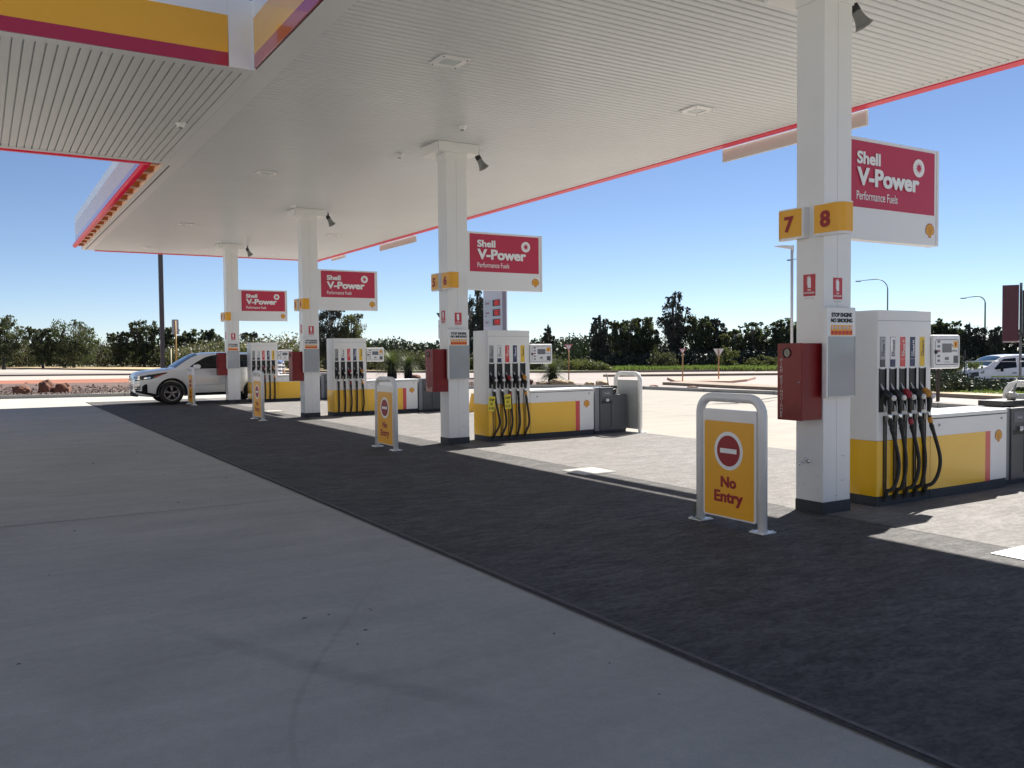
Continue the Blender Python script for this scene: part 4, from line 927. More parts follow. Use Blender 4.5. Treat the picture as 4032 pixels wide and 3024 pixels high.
# low rail fence in the far grass
t = thing('timber_fence', 'low dark rail fence in the grass before the trees', 'fence', (58, 60, 0), -R(43))
b = MB()
for z in (.45, .85): b.box(-12, 12, -.04, .04, z, z+.14)
b.build('rails', BARK, t)
for i in range(9): MB().box(-12.06+i*3, -11.94+i*3, -.07, .07, 0, 1.1).build('post', BARK, t)

# ================================================================== ROCKS, GARDEN
def rock(x, y, sx, sy, sz, seed, m, label, group):
    rnd = random.Random(seed); bm = bmesh.new(); bmesh.ops.create_icosphere(bm, subdivisions=4, radius=1)
    for v in bm.verts:
        p = v.co.copy(); d = 1+.34*noise.noise(p*1.3+Vector((seed, 0, 0)))+.16*noise.noise(p*3.1+Vector((0, seed, 0)))+.06*noise.noise(p*8)
        q = p*d; q = Vector([math.copysign(abs(c)**.8, c) for c in q]); v.co = Vector((q.x*sx, q.y*sy, q.z*sz))
    me = bpy.data.meshes.new('rock'); bm.to_mesh(me); bm.free(); me.materials.append(m)
    for p in me.polygons: p.use_smooth = True
    o = bpy.data.objects.new('rock', me); col.objects.link(o); o.location = (x, y, sz*.62); tag(o, label, 'rock', group)
G1 = 'rounded red rocks beside the kerb'
rock(1.55, 43.4, .36, .36, .25, 3, ROCK, 'leftmost red rock by the kerb, low and sloping', G1)
rock(2.50, 43.5, .29, .32, .36, 11, ROCK, 'tallest red rock, middle of the three by the kerb', G1)
rock(3.12, 43.3, .33, .32, .28, 5, ROCK, 'red rock on the right of the three by the kerb', G1)
rock(23.1, 49.6, .30, .3, .17, 8, ROCK, 'brown rock in the garden left of the bay 5 and 6 cabinet', G1)
rock(22.2, 35.5, .42, .4, .24, 14, ROCK, 'red brown rock in the garden behind the bay 5 and 6 pump', G1)
rnd = random.Random(5); b = MB()
chm = [mat('chip_brown', (.085, .055, .046), .9, island=.5), mat('chip_pale', (.15, .115, .10), .9, island=.4)]
def chips(n, fx, zz, s0, s1, ms):
    for i in range(n):
        x, y = fx(); s = rnd.uniform(s0, s1); a = rnd.uniform(0, 6.28); c_, s_ = math.cos(a)*s, math.sin(a)*s
        b.use(rnd.choice(ms)); h = s*rnd.uniform(.4, .8)
        b.add([(x-c_, y-s_, zz), (x+s_*.6, y-c_*.6, zz+h*.4), (x+c_, y+s_, zz), (x-s_*.6, y+c_*.6, zz+h*.3), (x, y, zz+h)], [(0, 1, 4), (1, 2, 4), (2, 3, 4), (3, 0, 4)])
def kx(x):                                         # kerb y at x (left kerb)
    for (a, c), (d, e) in zip(KL[:-1], KL[1:]):
        if a <= x <= d: return c+(e-c)*(x-a)/(d-a)
    return 33
def rg():
    x = rnd.uniform(-4, 22); return x, kx(x)+.3+abs(rnd.gauss(0, 6))
chips(5200, rg, .035, .04, .14, [chm[0], chm[0], chm[0], chm[1]])
def rg2(): x = rnd.uniform(3.6, 9); return x, kx(x)+.25+rnd.random()**1.5*3.2*(x-3)/3
chips(1500, rg2, .05, .03, .09, [mat('chip_limestone', (.36, .32, .27), .9, island=.3)])
tag(b.build('mulch_chips'), 'brown bark and pale limestone chips covering the garden bed', 'mulch', kind='stuff')
b = MB()
G2 = 'pale limestone rocks along the garden'
for i, (x, y, s) in enumerate(((22.9, 34.9, .20), (23.6, 34.6, .28), (24.0, 34.3, .22), (24.7, 33.6, .16), (25.0, 33.0, .22), (24.9, 29.2, .14), (25.1, 27.0, .15))):
    rock(x, y, s*1.5, s, s*.7, 20+i, LIME if i < 5 else ROCK, ['pale limestone rock left of the round grass tree trunk', 'long pale limestone rock right of the grass tree trunk', 'pale limestone rock at the foot of the give way post', 'small limestone rock just right of the give way post', 'limestone rock farther right of the give way post', 'small brown stone on the road edge near the bucket barrier', 'brown stone lying behind the nearest no entry hoop'][i], G2)
def grasstree(x, y, h, rt, rl, seed, label):
    rnd = random.Random(seed); t = thing('grass_tree', label, 'grass tree', (x, y, .03), 0, 'grass trees with black round trunks')
    MB().lathe([(0, 0), (rt*.9, 0), (rt, .05), (rt*1.02, h*.4), (rt*.9, h*.75), (rt*.5, h), (0, h*1.02)], seg=20).build('trunk', mat('charred_trunk', (.010, .009, .009), .95, bump=.8, bscale=30), t)
    v, f = [], []
    for i in range(800):
        a = rnd.uniform(0, 6.283); e = rnd.uniform(-.25, 1.35); L = rl*rnd.uniform(.75, 1.1); d = Vector((math.cos(a), math.sin(a), 0))
        p = Vector((0, 0, h*.95)); el_ = e; w0 = .012; side = Vector((-d.y, d.x, 0))
        k = len(v)
        for j in range(5):
            q = w0*(1-j/5.5); v.append(p-side*q); v.append(p+side*q); p = p+(d*math.cos(el_)+AZ*math.sin(el_))*L/4; el_ -= .16+.08*j
        f += [(k+2*j, k+2*j+1, k+2*j+3, k+2*j+2) for j in range(4)]
    MB().add(v, f).build('leaves', GT, t)
grasstree(24.0, 35.65, .55, .235, .95, 1, 'round grass tree with black trunk left of the nearest give way sign')
grasstree(20.6, 47.4, .85, .28, 1.25, 2, 'large grass tree fanning above the bay 3 and 4 cabinet')
grasstree(22.0, 48.2, .85, .24, .85, 3, 'smaller grass tree right of the large one, behind the bay 3 and 4 cabinet')
grasstree(17.6, 47.2, .8, .28, 1.0, 4, 'grass tree partly hidden behind the bay 3 and 4 pump display')

# ================================================================== TREES
def leafcards(rng, C_, sizes, flat=.6):
    n = len(C_); a = rng.normal(size=(n, 3)); a /= np.linalg.norm(a, axis=1)[:, None]; a[:, 2] *= flat
    b_ = np.cross(a, rng.normal(size=(n, 3))); b_ /= np.linalg.norm(b_, axis=1)[:, None]; c_ = np.cross(a, b_); c_ /= np.linalg.norm(c_, axis=1)[:, None]
    s = sizes[:, None]; P = np.stack([C_-b_*s*.9-c_*s*.25, C_-b_*s*.1-c_*s*.55, C_+b_*s*.9+c_*s*.1, C_+b_*s*.05+c_*s*.55], 1)
    return P.reshape(-1, 3)
def cardmesh(name, P, mats, mi=None):
    n = len(P)//4; me = bpy.data.meshes.new(name); me.vertices.add(len(P)); me.vertices.foreach_set('co', P.ravel()); me.loops.add(n*4); me.loops.foreach_set('vertex_index', np.arange(n*4)); me.polygons.add(n)
    me.polygons.foreach_set('loop_start', np.arange(n)*4); me.polygons.foreach_set('loop_total', np.full(n, 4))
    for m in mats: me.materials.append(m)
    if mi is not None: me.polygons.foreach_set('material_index', mi)
    me.update(); me.validate(); return me
def crown_points(rng, blobs, n, clump=.22, surf=.75):
    vol = np.array([bl[3]*bl[4]*bl[5] for bl in blobs])**(2/3); out = []
    for bl, v in zip(blobs, vol/vol.sum()):
        k = max(8, int(n*v)); nc = max(8, k//55); c = rng.normal(size=(nc, 3)); c /= np.linalg.norm(c, axis=1)[:, None]
        rad = np.where(rng.random(nc) < surf, rng.uniform(.72, 1.05, nc), rng.uniform(.2, .8, nc)); c = c*rad[:, None]
        idx = rng.integers(0, nc, k); p = c[idx]+np.clip(rng.normal(size=(k, 3)), -1.7, 1.7)*clump*rng.uniform(.5, 1.1, nc)[idx][:, None]
        out.append(p*np.array(bl[3:6])+np.array(bl[0:3]))
    return np.concatenate(out)
TREEG = 'trees beyond the road'
def tree(name, azd, d, top, blobs, label, m, n=3200, leaf=.16, trunk=True, seed=0, clump=.22, group=TREEG, lean=0, base=None):
    """blobs in units of crown: (dx along the view's left-right, dy, z centre, rx, ry, rz)"""
    rng = np.random.default_rng(seed); rnd = random.Random(seed); x, y = at(azd, d)
    if top > 2.5:
        W_ = max(abs(bl[0])+bl[3] for bl in blobs)
        for q in range(7):
            bx = rnd.uniform(-1, 1)*W_*.85; bl = min(blobs, key=lambda b_: abs(b_[0]-bx)-b_[2]*.15); r_ = W_*rnd.uniform(.12, .24)
            blobs = blobs+[(bx, rnd.uniform(-.3, .3), min(top*.97, bl[2]+bl[5]*rnd.uniform(.55, 1.1)), r_*1.2, r_, r_*rnd.uniform(.6, 1.1))]
    t = thing(name, label, 'tree', (x, y, 0 if base is None else base), -R(azd), group)
    P = crown_points(rng, blobs, n, clump)
    P = P[P[:, 2] > .1]
    me = cardmesh('crown', leafcards(rng, P, leaf*rng.uniform(.6, 1.3, len(P))), [m]); o = bpy.data.objects.new('crown', me); col.objects.link(o); o.parent = t
    if trunk:
        b = MB(); b.use(BARK); zb_ = min(bl[2]-bl[5]*.3 for bl in blobs); h = max(.6, zb_); r0 = .035*top
        b.tube([(0, 0, -.1), (lean*.3, .05, h*.5), (lean*.6, 0, h)], [r0, r0*.8, r0*.65], 8)
        for bl in blobs:
            for q in range(3):
                e = Vector(bl[:3])+Vector((rnd.uniform(-.6, .6)*bl[3], rnd.uniform(-.6, .6)*bl[4], rnd.uniform(0, .6)*bl[5])); s_ = Vector((lean*.6, 0, h*.95))
                mdl = (s_+e)/2+Vector((0, 0, -.15*(e-s_).length)); b.tube([s_, mdl, e], [r0*.5, r0*.3, r0*.10], 6)
        b.build('trunk', None, t)
    return t
def blobs_from(d, top, wdeg, style, bot=.15):
    W_ = d*R(wdeg)/2
    if style == 'gum':      # flat topped, spreading
        return [(-W_*.45, 0, top*.74, W_*.55, W_*.6, top*.22), (W_*.35, .3, top*.80, W_*.6, W_*.6, top*.20), (W_*.7, 0, top*.58, W_*.45, W_*.5, top*.18), (-W_*.1, -.3, top*.52, W_*.8, W_*.7, top*.22), (0, 0, top*(.25+bot*.3), W_*.8, W_*.7, top*.2)]
    if style == 'round': return [(0, 0, top*.62, W_, W_, top*.36), (-W_*.5, 0, top*.5, W_*.6, W_*.6, top*.3), (W_*.5, 0, top*.45, W_*.6, W_*.6, top*.3), (0, 0, top*.25, W_*.9, W_*.9, top*.25)]
    if style == 'spiky': return [(0, 0, top*.80, W_*.35, W_*.4, top*.22), (-W_*.4, 0, top*.62, W_*.45, W_*.5, top*.26), (W_*.35, 0, top*.60, W_*.5, W_*.5, top*.26), (0, 0, top*.32, W_*.85, W_*.7, top*.30)]
    if style == 'tall': return [(0, 0, top*.86, W_*.26, W_*.4, top*.15), (-W_*.18, 0, top*.72, W_*.46, W_*.55, top*.14), (W_*.22, 0, top*.60, W_*.60, W_*.6, top*.15), (-W_*.45, 0, top*.56, W_*.48, W_*.5, top*.12), (W_*.5, 0, top*.47, W_*.5, W_*.5, top*.13), (0, 0, top*.28, W_*.9, W_*.7, top*.26)]
GB = 'gum trees in the scrub at left'
for i, (a, top, wd, st, m_, l) in enumerate((
    (1.2, 6.9, 2.4, 'gum', LEAF_G, 'sparse gum tree at the left edge of the photo'),
    (3.15, 5.2, 1.5, 'gum', LEAF_G, 'second gum tree from the left edge, lower and rounded'),
    (4.75, 6.4, 2.6, 'round', LEAF_G, 'broad dense gum tree, third from the left edge'),
    (7.3, 4.7, 1.4, 'gum', LEAF_G, 'low pale gum tree left of the tall one near the dark pole'),
    (8.55, 6.5, 1.6, 'gum', LEAF_G, 'tall open gum tree just left of the tall dark pole'),
    (10.0, 5.5, 1.1, 'gum', LEAF_G, 'gum tree between the dark pole and the yellow sign post'),
    (11.2, 5.1, 1.4, 'gum', LEAF_G, 'thin gum tree right of the yellow sign post'),
    (12.4, 5.0, 1.3, 'gum', LEAF_G, 'small open gum tree just left of the farthest pillar'))):
    tree('gum_tree', a, 130, top, blobs_from(130, top, wd, st), l, m_, n=7500, leaf=.135, seed=40+i, clump=.17 if st == 'gum' else .17, group=GB)
tree('dark_tree', 14.68, 120, 4.35, [(0, 0, 3.3, 1.3, 1.2, 1.0), (0, 0, 2.0, 1.5, 1.4, 1.1)], 'small dark round tree above the farthest pump', LEAF_D, n=2600, leaf=.15, seed=60)
D = 88
MID = (
    (19.3, D, 6.0, 2.0, 'gum', LEAF_D, 'tall dark leafy tree right of the bay 3 and 4 pillar'),
    (20.9, D, 5.4, 1.7, 'round', LEAF_O, 'rounded light green tree above the bay 3 and 4 pump'),
    (22.0, 96, 2.9, .35, 'round', LEAF_G, 'tiny round tree on the low hill beside the bay 3 and 4 pump'),
    (29.1, 80, 7.3, 1.7, 'spiky', LEAF_D, 'tall dark conifer left of the price tower'),
    (33.7, 82, 3.8, .9, 'spiky', LEAF_D, 'small dark spiky conifer above the bay 5 and 6 display'),
    (37.0, 78, 4.6, 1.5, 'spiky', LEAF_D, 'dark pointed casuarina right of the nearest give way sign'),
    (38.7, 78, 4.3, 1.7, 'gum', LEAF_G, 'grey green gum tree right of the dark casuarina'),
    (39.9, 79, 4.5, 1.6, 'gum', LEAF_G, 'dense dark tree left of the tallest tree'),
    (41.9, 80, 6.9, 2.4, 'tall', LEAF_D, 'tallest dark tree standing above the tree line'),
    (43.4, 79, 4.5, 1.5, 'gum', LEAF_G, 'dark tree just right of the tallest tree'),
    (44.3, 80, 4.3, 1.4, 'gum', LEAF_D, 'second dark tree right of the tallest tree'),
    (45.3, 79, 3.3, 1.4, 'gum', LEAF_O, 'low dark tree at the dip in the tree line'),
    (46.5, 80, 4.0, 1.3, 'gum', LEAF_G, 'gum tree right of the dip in the tree line'),
    (47.5, 80, 3.8, 1.5, 'round', LEAF_G, 'gum tree second right of the dip in the tree line'),
    (48.6, 80, 4.2, 1.5, 'gum', LEAF_G, 'gum tree beside the forecourt lamp post'),
    (49.9, 80, 4.1, 1.7, 'gum', LEAF_G, 'tree partly hidden by the nearest red cabinet'),
    (51.6, 82, 3.8, 2.2, 'round', LEAF_D, 'dark tree behind the nearest pillar'),
    (57.1, 88, 4.1, 1.2, 'gum', LEAF_G, 'gum tree just above the nearest pump display'),
    (57.9, 88, 3.9, 1.2, 'gum', LEAF_G, 'second gum tree above the nearest pump display'),
    (58.8, 86, 3.6, .9, 'round', LEAF_D, 'dark upright tree left of the small curved street lamp'),
    (59.6, 86, 3.2, 1.1, 'round', LEAF_D, 'low dark tree behind the small curved street lamp'),
    (60.2, 84, 3.3, .8, 'spiky', LEAF_D, 'dark pointed tree beside the dark red box sign'),
    (61.1, 86, 3.1, 1.2, 'round', LEAF_D, 'dark tree behind the dark red box sign'),
    (62.6, 86, 3.3, 1.6, 'round', LEAF_D, 'dark tree at the right edge of the photo'))
for i, (a, d, top, wd, st, m_, l) in enumerate(MID):
    tree('tree', a, d, top, blobs_from(d, top, wd*1.12, st), l, m_, n=9000 if top > 4 else 6000, leaf=.10, seed=100+i, clump=.17, base=zg(*at(a, d))*0)
# scrub that reads as one mass: filled band of small leaf clumps
def scrub(name, pts, dep, n, leaf, m, label, seed, h0=.0, extra=None, base=0, ragged=.35):
    """pts: (azimuth, distance, height) line of the front edge"""
    rng = np.random.default_rng(seed); P3 = []
    A_ = np.array([p[0] for p in pts]); Dd = np.array([p[1] for p in pts]); H = np.array([p[2] for p in pts])
    nb = max(20, n//70); ab = rng.uniform(A_[0], A_[-1], nb); db = np.interp(ab, A_, Dd)+rng.random(nb)*dep; hb = np.interp(ab, A_, H)*(1-ragged*rng.random(nb)); ar = np.radians(ab)
    idx = rng.integers(0, nb, n); r = np.maximum(hb*.5, .25)[idx][:, None]*np.array([1.25, 1.25, 1.0]); q = rng.normal(size=(n, 3)); q /= np.linalg.norm(q, axis=1)[:, None]; q *= rng.uniform(.55, 1.06, n)[:, None]; q += rng.normal(size=(n, 3))*.08
    C_ = np.stack([(db*np.sin(ar))[idx], (db*np.cos(ar))[idx], (hb*.5)[idx]+base], 1)+q*r
    mi = (rng.random(n) < extra[1]*(q[:, 2] > .25)*(ab[idx] > extra[2])*(ab[idx] < extra[3])).astype(np.int32) if extra else None
    me = cardmesh(name, leafcards(rng, C_, leaf*rng.uniform(.6, 1.35, n)), [m]+([extra[0]] if extra else []), mi)
    o = bpy.data.objects.new(name, me); col.objects.link(o); tag(o, label, 'scrub', kind='stuff')
scrub('scrub', [(-6, 152, 4.3), (1, 148, 4.4), (4, 142, 4.5), (6.5, 136, 4.0), (10, 128, 3.7), (14, 118, 3.8)], 14, 60000, .18, LEAF_B, 'dense grey green scrub beyond the road at left', 1, ragged=.3)
scrub('flowering_scrub', [(10.0, 124, 3.0), (11, 118, 3.6), (13, 108, 3.6), (15, 104, 4.0), (18, 97, 4.1), (19.3, 93, 3.6)], 6, 15000, .17, LEAF_O, 'olive bushes with cream blossom above the farthest pumps', 2, extra=(FLOWER, .30, 10, 19.5))
scrub('scrub_mid', [(19.5, 86, 2.4), (21, 83, 2.0), (23.5, 79, 1.9), (27, 77, 1.9), (31, 74, 1.7), (34, 73, 1.9)], 5, 14000, .15, LEAF_B, 'low grey scrub along the far side of the road', 3)
scrub('low_hill_bush', [(20.5, 118, 3.9), (22, 118, 3.7), (23.5, 118, 3.8), (25, 118, 3.3), (26.5, 118, 3.0), (29, 116, 3.2), (32, 112, 3.2)], 12, 22000, .22, mat('hill_leaf', (.065, .085, .035), .6, var=.5, vscale=.25, island=.35), 'dark green wooded rise behind the scrub', 4, ragged=.18)
scrub('wooded_rise', [(31, 100, 3.0), (34, 98, 3.4), (34.7, 98, 3.6), (35.6, 98, 3.5), (38, 98, 3.4), (41, 98, 3.2)], 10, 14000, .19, mat('hill_leaf', (0, 0, 0)), 'green tree covered rise behind the nearest give way sign', 5, ragged=.15)
scrub('roadside_bushes', [(34.6, 71.5, 1.0), (36, 70.5, 1.15), (37, 70, .9), (37.8, 69.5, .3)], 2.5, 5500, .10, LEAF_O, 'grey olive bushes at the road edge under the casuarina', 6)
scrub('understorey', [(37.5, 76, 1.7), (40, 76, 1.9), (43, 76, 1.7), (46, 77, 2.0), (50, 78, 2.0), (55, 80, 2.0)], 4, 15000, .13, LEAF_D, 'dark undergrowth beneath the tree line', 7)
scrub('hedge', [(54.5, 34.6, .75), (57, 34.5, .95), (58.2, 34.5, .70), (59, 34.5, .50), (61, 34.3, .52), (64, 34.3, .5)], 4.5, 26000, .055, mat('hedge_leaf', (.055, .07, .032), .6, var=.4, vscale=.8, island=.5), 'low dark hedge behind the nearest pump display', 8)
scrub('car_park_trees', [(55, 78, 2.6), (58, 78, 2.2), (61, 78, 2.3), (65, 78, 2.4)], 5, 7000, .15, LEAF_D, 'dark bushes behind the car park', 9, base=-1)
tree('bush', 45.1, 73.5, 1.9, [(0, 0, 1.0, .8, .7, .85)], 'bright green bush behind the back-facing triangular sign', LEAF_O, n=1500, leaf=.09, seed=200, trunk=True)
tree('bush', 47.2, 73.0, 1.2, [(0, 0, .6, 1.2, .8, .5)], 'low yellow green bush left of the forecourt lamp post', LEAF_O, n=1500, leaf=.09, seed=201, trunk=True)
tree('bush', 41.0, 73.5, 1.6, [(0, 0, .8, 1.3, .8, .7)], 'grey bush under the tallest tree', LEAF_B, n=1800, leaf=.09, seed=202, trunk=True)
tree('young_tree', 57.2, 39.5, 1.6, [(-.2, 0, .9, .7, .6, .6), (.3, 0, 1.1, .5, .5, .4)], 'leafy shrub growing under the nearest pump display', mat('hedge_leaf', (0, 0, 0)), n=2200, leaf=.06, seed=203)
tree('small_tree', 58.75, 52, 1.6, [(0, 0, 1.15, 1.1, .8, .55)], 'small pale tree behind the parked dark car', LEAF_G, n=1500, leaf=.09, seed=204, base=-.9)
# grass blades on the verges
rng = np.random.default_rng(11); n = 15000
a_ = np.radians(rng.uniform(37.8, 56, n)); d_ = rng.uniform(68.5, 79, n); Cg = np.stack([d_*np.sin(a_), d_*np.cos(a_), np.full(n, .12)], 1)
s_ = rng.uniform(.06, .16, n)[:, None]; dx = rng.normal(size=(n, 3))*[1, 1, 0]; dx /= np.linalg.norm(dx, axis=1)[:, None]
P = np.stack([Cg-dx*s_*.5, Cg+dx*s_*.5, Cg+dx*s_*.3+[0, 0, 1]*s_*2, Cg-dx*s_*.3+[0, 0, 1]*s_*1.6], 1).reshape(-1, 3)
o = bpy.data.objects.new('grass', cardmesh('grass', P, [GRASSB])); col.objects.link(o); tag(o, 'bright green verge grass before the tree line', 'grass', kind='stuff')
n = 9000; x_ = rng.uniform(28.9, 33.4, n); y_ = rng.uniform(12, 25, n); Cg = np.stack([x_, y_, np.full(n, .115)], 1)
s_ = rng.uniform(.02, .05, n)[:, None]; dx = rng.normal(size=(n, 3))*[1, 1, 0]; dx /= np.linalg.norm(dx, axis=1)[:, None]
P = np.stack([Cg-dx*s_*.5, Cg+dx*s_*.5, Cg+dx*s_*.3+[0, 0, 1]*s_*1.6, Cg-dx*s_*.3+[0, 0, 1]*s_*1.3], 1).reshape(-1, 3)
o = bpy.data.objects.new('lawn', cardmesh('lawn', P, [GRASSB])); col.objects.link(o); tag(o, 'mown green lawn strip before the dark hedge at right', 'grass', kind='stuff')
# small plants in the left garden
for i, (x, y, h, l) in enumerate(((7.4, 47.5, .7, 'spindly weed in the mulch left of the white car'), (8.0, 43.3, .95, 'spiky leafed plant behind the white car bonnet'))):
    rnd = random.Random(i); b = MB(); 
    for j in range(46 if i == 0 else 70):
        a = rnd.uniform(0, 6.28); L = h*rnd.uniform(.5, 1); d_1 = Vector((math.cos(a)*.5, math.sin(a)*.5, 1)).normalized() if i == 0 else Vector((math.cos(a), math.sin(a), rnd.uniform(.4, 1.4))).normalized()
        s1 = Vector((-math.sin(a), math.cos(a), 0))*.012; p1 = d_1*L; b.add([-s1, s1, p1+s1*.3, p1-s1*.3], [(0, 1, 2, 3)])
        if i == 0:
            for q in range(4): c1 = p1*rnd.uniform(.4, 1)+Vector((rnd.gauss(0, .04), rnd.gauss(0, .04), 0)); b.add([c1, c1+Vector((.05, .01, .03)), c1+Vector((.04, .03, .06)), c1+Vector((0, .02, .04))], [(0, 1, 2, 3)])
    o = b.build('garden_plant', GT, None, loc=(x, y, .03)); tag(o, l, 'plant', 'small plants in the garden bed')

# ================================================================== VEHICLES
def interp(P):
    X = [p[0] for p in P]; Y = [p[1] for p in P]
    return lambda x: float(np.interp(x, X, Y))
def body_mesh(L, top, belt, bot, hwp, rhw, wheels, wr, paint, ns=90, crown=.05):
    """car body: lofted closed shell, wheel wells cut out. +x runs from the nose to the tail"""
    ft, fb, fo, fh, fr = map(interp, (top, belt, bot, hwp, rhw))
    def hw(x, z):
        bl, bo, tp = fb(x), fo(x), ft(x); h = fh(x)
        if z <= bl:
            t = (z-bo)/max(.05, bl-bo); return h*(1-.055*(1-t)**2-.035*t**3+.0*math.sin(3*t))
        t = min(1, (z-bl)/max(.05, tp-crown-bl)); h0 = h*.965; return h0+(fr(x)-h0)*t**1.15
    NR = 15; xs_ = [L*(.5-.5*math.cos(math.pi*i/(ns-1)))*.35+L*i/(ns-1)*.65 for i in range(ns)]
    vs = []; 
    for x in xs_:
        bo, bl, tp = fo(x), fb(x), ft(x); ring = [(0, bo), (hw(x, bo)*.86, bo)]
        for t in (.03, .12, .25, .4, .55, .7, .85, .95, 1): z = bo+(bl-bo)*t; ring.append((hw(x, z)-(.02 if t == .03 else 0), z))
        zt_ = max(bl+.012, tp-crown)
        for t in (.25, .5, .75, 1): z = bl+(zt_-bl)*t; ring.append((hw(x, z), z))
        r_ = ring[-1][0]
        for t in (.85, .55, .25, 0): ring.append((r_*t, max(zt_, tp)-(max(zt_, tp)-zt_)*t**2.6))
        full = ring+[(-y, z) for y, z in ring[-2:0:-1]]
        n = len(full); vs += [(x, y, z) for y, z in full]
    f = [(i*n+k, i*n+(k+1) % n, (i+1)*n+(k+1) % n, (i+1)*n+k) for i in range(ns-1) for k in range(n)]
    f += [tuple(range(n-1, -1, -1)), tuple((ns-1)*n+k for k in range(n))]
    b = MB(); b.smooth = True; b.use(paint).add(vs, f); b.sm[-1] = b.sm[-2] = False
    me = b.mesh('body'); bm = bmesh.new(); bm.from_mesh(me); bmesh.ops.recalc_face_normals(bm, faces=bm.faces); bm.to_mesh(me); bm.free()
    o = bpy.data.objects.new('body', me); col.objects.link(o); cs = []
    for wx in wheels:
        for s in (-1, 1):
            c = MB().lathe([(0, -.2), (wr*1.17, -.2), (wr*1.17, .45), (0, .45)], (wx, s*(fh(wx)-.12), wr*1.02), (0, s, 0), 36).mesh('cut', SHADEB)
            bm = bmesh.new(); bm.from_mesh(c); bmesh.ops.remove_doubles(bm, verts=bm.verts, dist=.002); bmesh.ops.recalc_face_normals(bm, faces=bm.faces); bm.to_mesh(c); bm.free()
            co = bpy.data.objects.new('cut', c); col.objects.link(co); cs.append(co)
            q = o.modifiers.new('w', 'BOOLEAN'); q.object = co; q.operation = 'DIFFERENCE'; q.solver = 'EXACT'
    dg = bpy.context.evaluated_depsgraph_get(); dg.update(); nm = bpy.data.meshes.new_from_object(o.evaluated_get(dg)); o.modifiers.clear(); o.data = nm
    for c in cs: bpy.data.objects.remove(c)
    nm.set_sharp_from_angle(angle=R(38))
    return o, hw, ft, fr
def side_patch(hw, xs_, lo, hi, s, off, nx=22, nz=7):
    a, c = interp(lo), interp(hi); P = []
    for i in range(nx):
        x = xs_[0]+(xs_[1]-xs_[0])*i/(nx-1)
        for j in range(nz): z = a(x)+(c(x)-a(x))*j/(nz-1); P.append((x, s*(hw(x, z)+off), z))
    return P, nx, nz
def wheel(parent, x, y, r, w_, s, spokes=5):
    b = MB(); b.lathe([(r*.66, -w_/2), (r*.93, -w_/2), (r, -w_*.3), (r, w_*.3), (r*.93, w_/2), (r*.70, w_/2), (r*.66, w_*.42)], (0, 0, 0), (0, s, 0), 40)
    wo = bpy.data.objects.new('wheel', b.mesh('wheel', RUB)); col.objects.link(wo); wo.parent = parent; wo.location = (x, y, r)
    b = MB(); al = mat('rim_alloy', (.40, .40, .42), .3, metal=.7)
    b.use(SHADEB).lathe([(0, w_*.05), (r*.66, w_*.05), (r*.68, w_*.40)], (0, 0, 0), (0, s, 0), 32)
    b.use(al).lathe([(r*.60, w_*.36), (r*.66, w_*.43), (r*.69, w_*.40), (r*.66, w_*.30)], (0, 0, 0), (0, s, 0), 32).lathe([(r*.13, w_*.2), (r*.13, w_*.40), (0, w_*.42)], (0, 0, 0), (0, s, 0), 16)
    for k in range(spokes):
        for dd in (-.13, .13):
            A = 2*math.pi*k/spokes+math.pi/2; p0_ = Vector((math.cos(A+dd*.6)*r*.10, s*w_*.37, math.sin(A+dd*.6)*r*.10)); p1_ = Vector((math.cos(A+dd)*r*.63, s*w_*.38, math.sin(A+dd)*r*.63))
            b.tube([p0_, p1_], [.020, .014], 6)
    b.build('rim', None, wo); return wo
def patch(parent, name, P, nx, nz, m): b = MB(); b.grid(P, nx, nz); return b.build(name, m, parent)
# --- the white SUV
car = thing('parked_car', 'white SUV parked behind the farthest pillar, its nose pointing left', 'car', (4.36, 31.815, 0))
HW = .965
bo_, hw, ft, fr = body_mesh(4.87, [(0, .86), (.03, 1.00), (.10, 1.07), (.3, 1.125), (.7, 1.175), (1.1, 1.215), (1.24, 1.235), (1.5, 1.42), (1.8, 1.60), (2.0, 1.685), (2.3, 1.722), (2.8, 1.735), (3.6, 1.72), (4.2, 1.69), (4.42, 1.65), (4.65, 1.35), (4.78, 1.10), (4.87, .9)],
    [(0, .80), (.1, .98), (.4, 1.04), (1.1, 1.12), (1.3, 1.14), (2.5, 1.16), (4.2, 1.20), (4.6, 1.15), (4.87, .82)],
    [(0, .42), (.1, .30), (.5, .26), (4.2, .27), (4.6, .34), (4.87, .50)],
    [(0, .70), (.06, .80), (.15, .87), (.35, .94), (.8, HW), (2.4, HW), (4.0, HW), (4.5, .93), (4.75, .86), (4.87, .76)],
    [(0, .5), (.15, .70), (.5, .80), (1.2, .84), (1.5, .76), (2.0, .64), (3.5, .62), (4.3, .60), (4.6, .68), (4.87, .62)], [1.12, 3.91], .375, CARW)
bo_.parent = car
for x in (1.12, 3.91):
    for s in (-1, 1): wheel(car, x, s*(HW-.13), .375, .24, s)
CL = mat('cladding_black', (.010, .010, .011), .8, spec=.2)
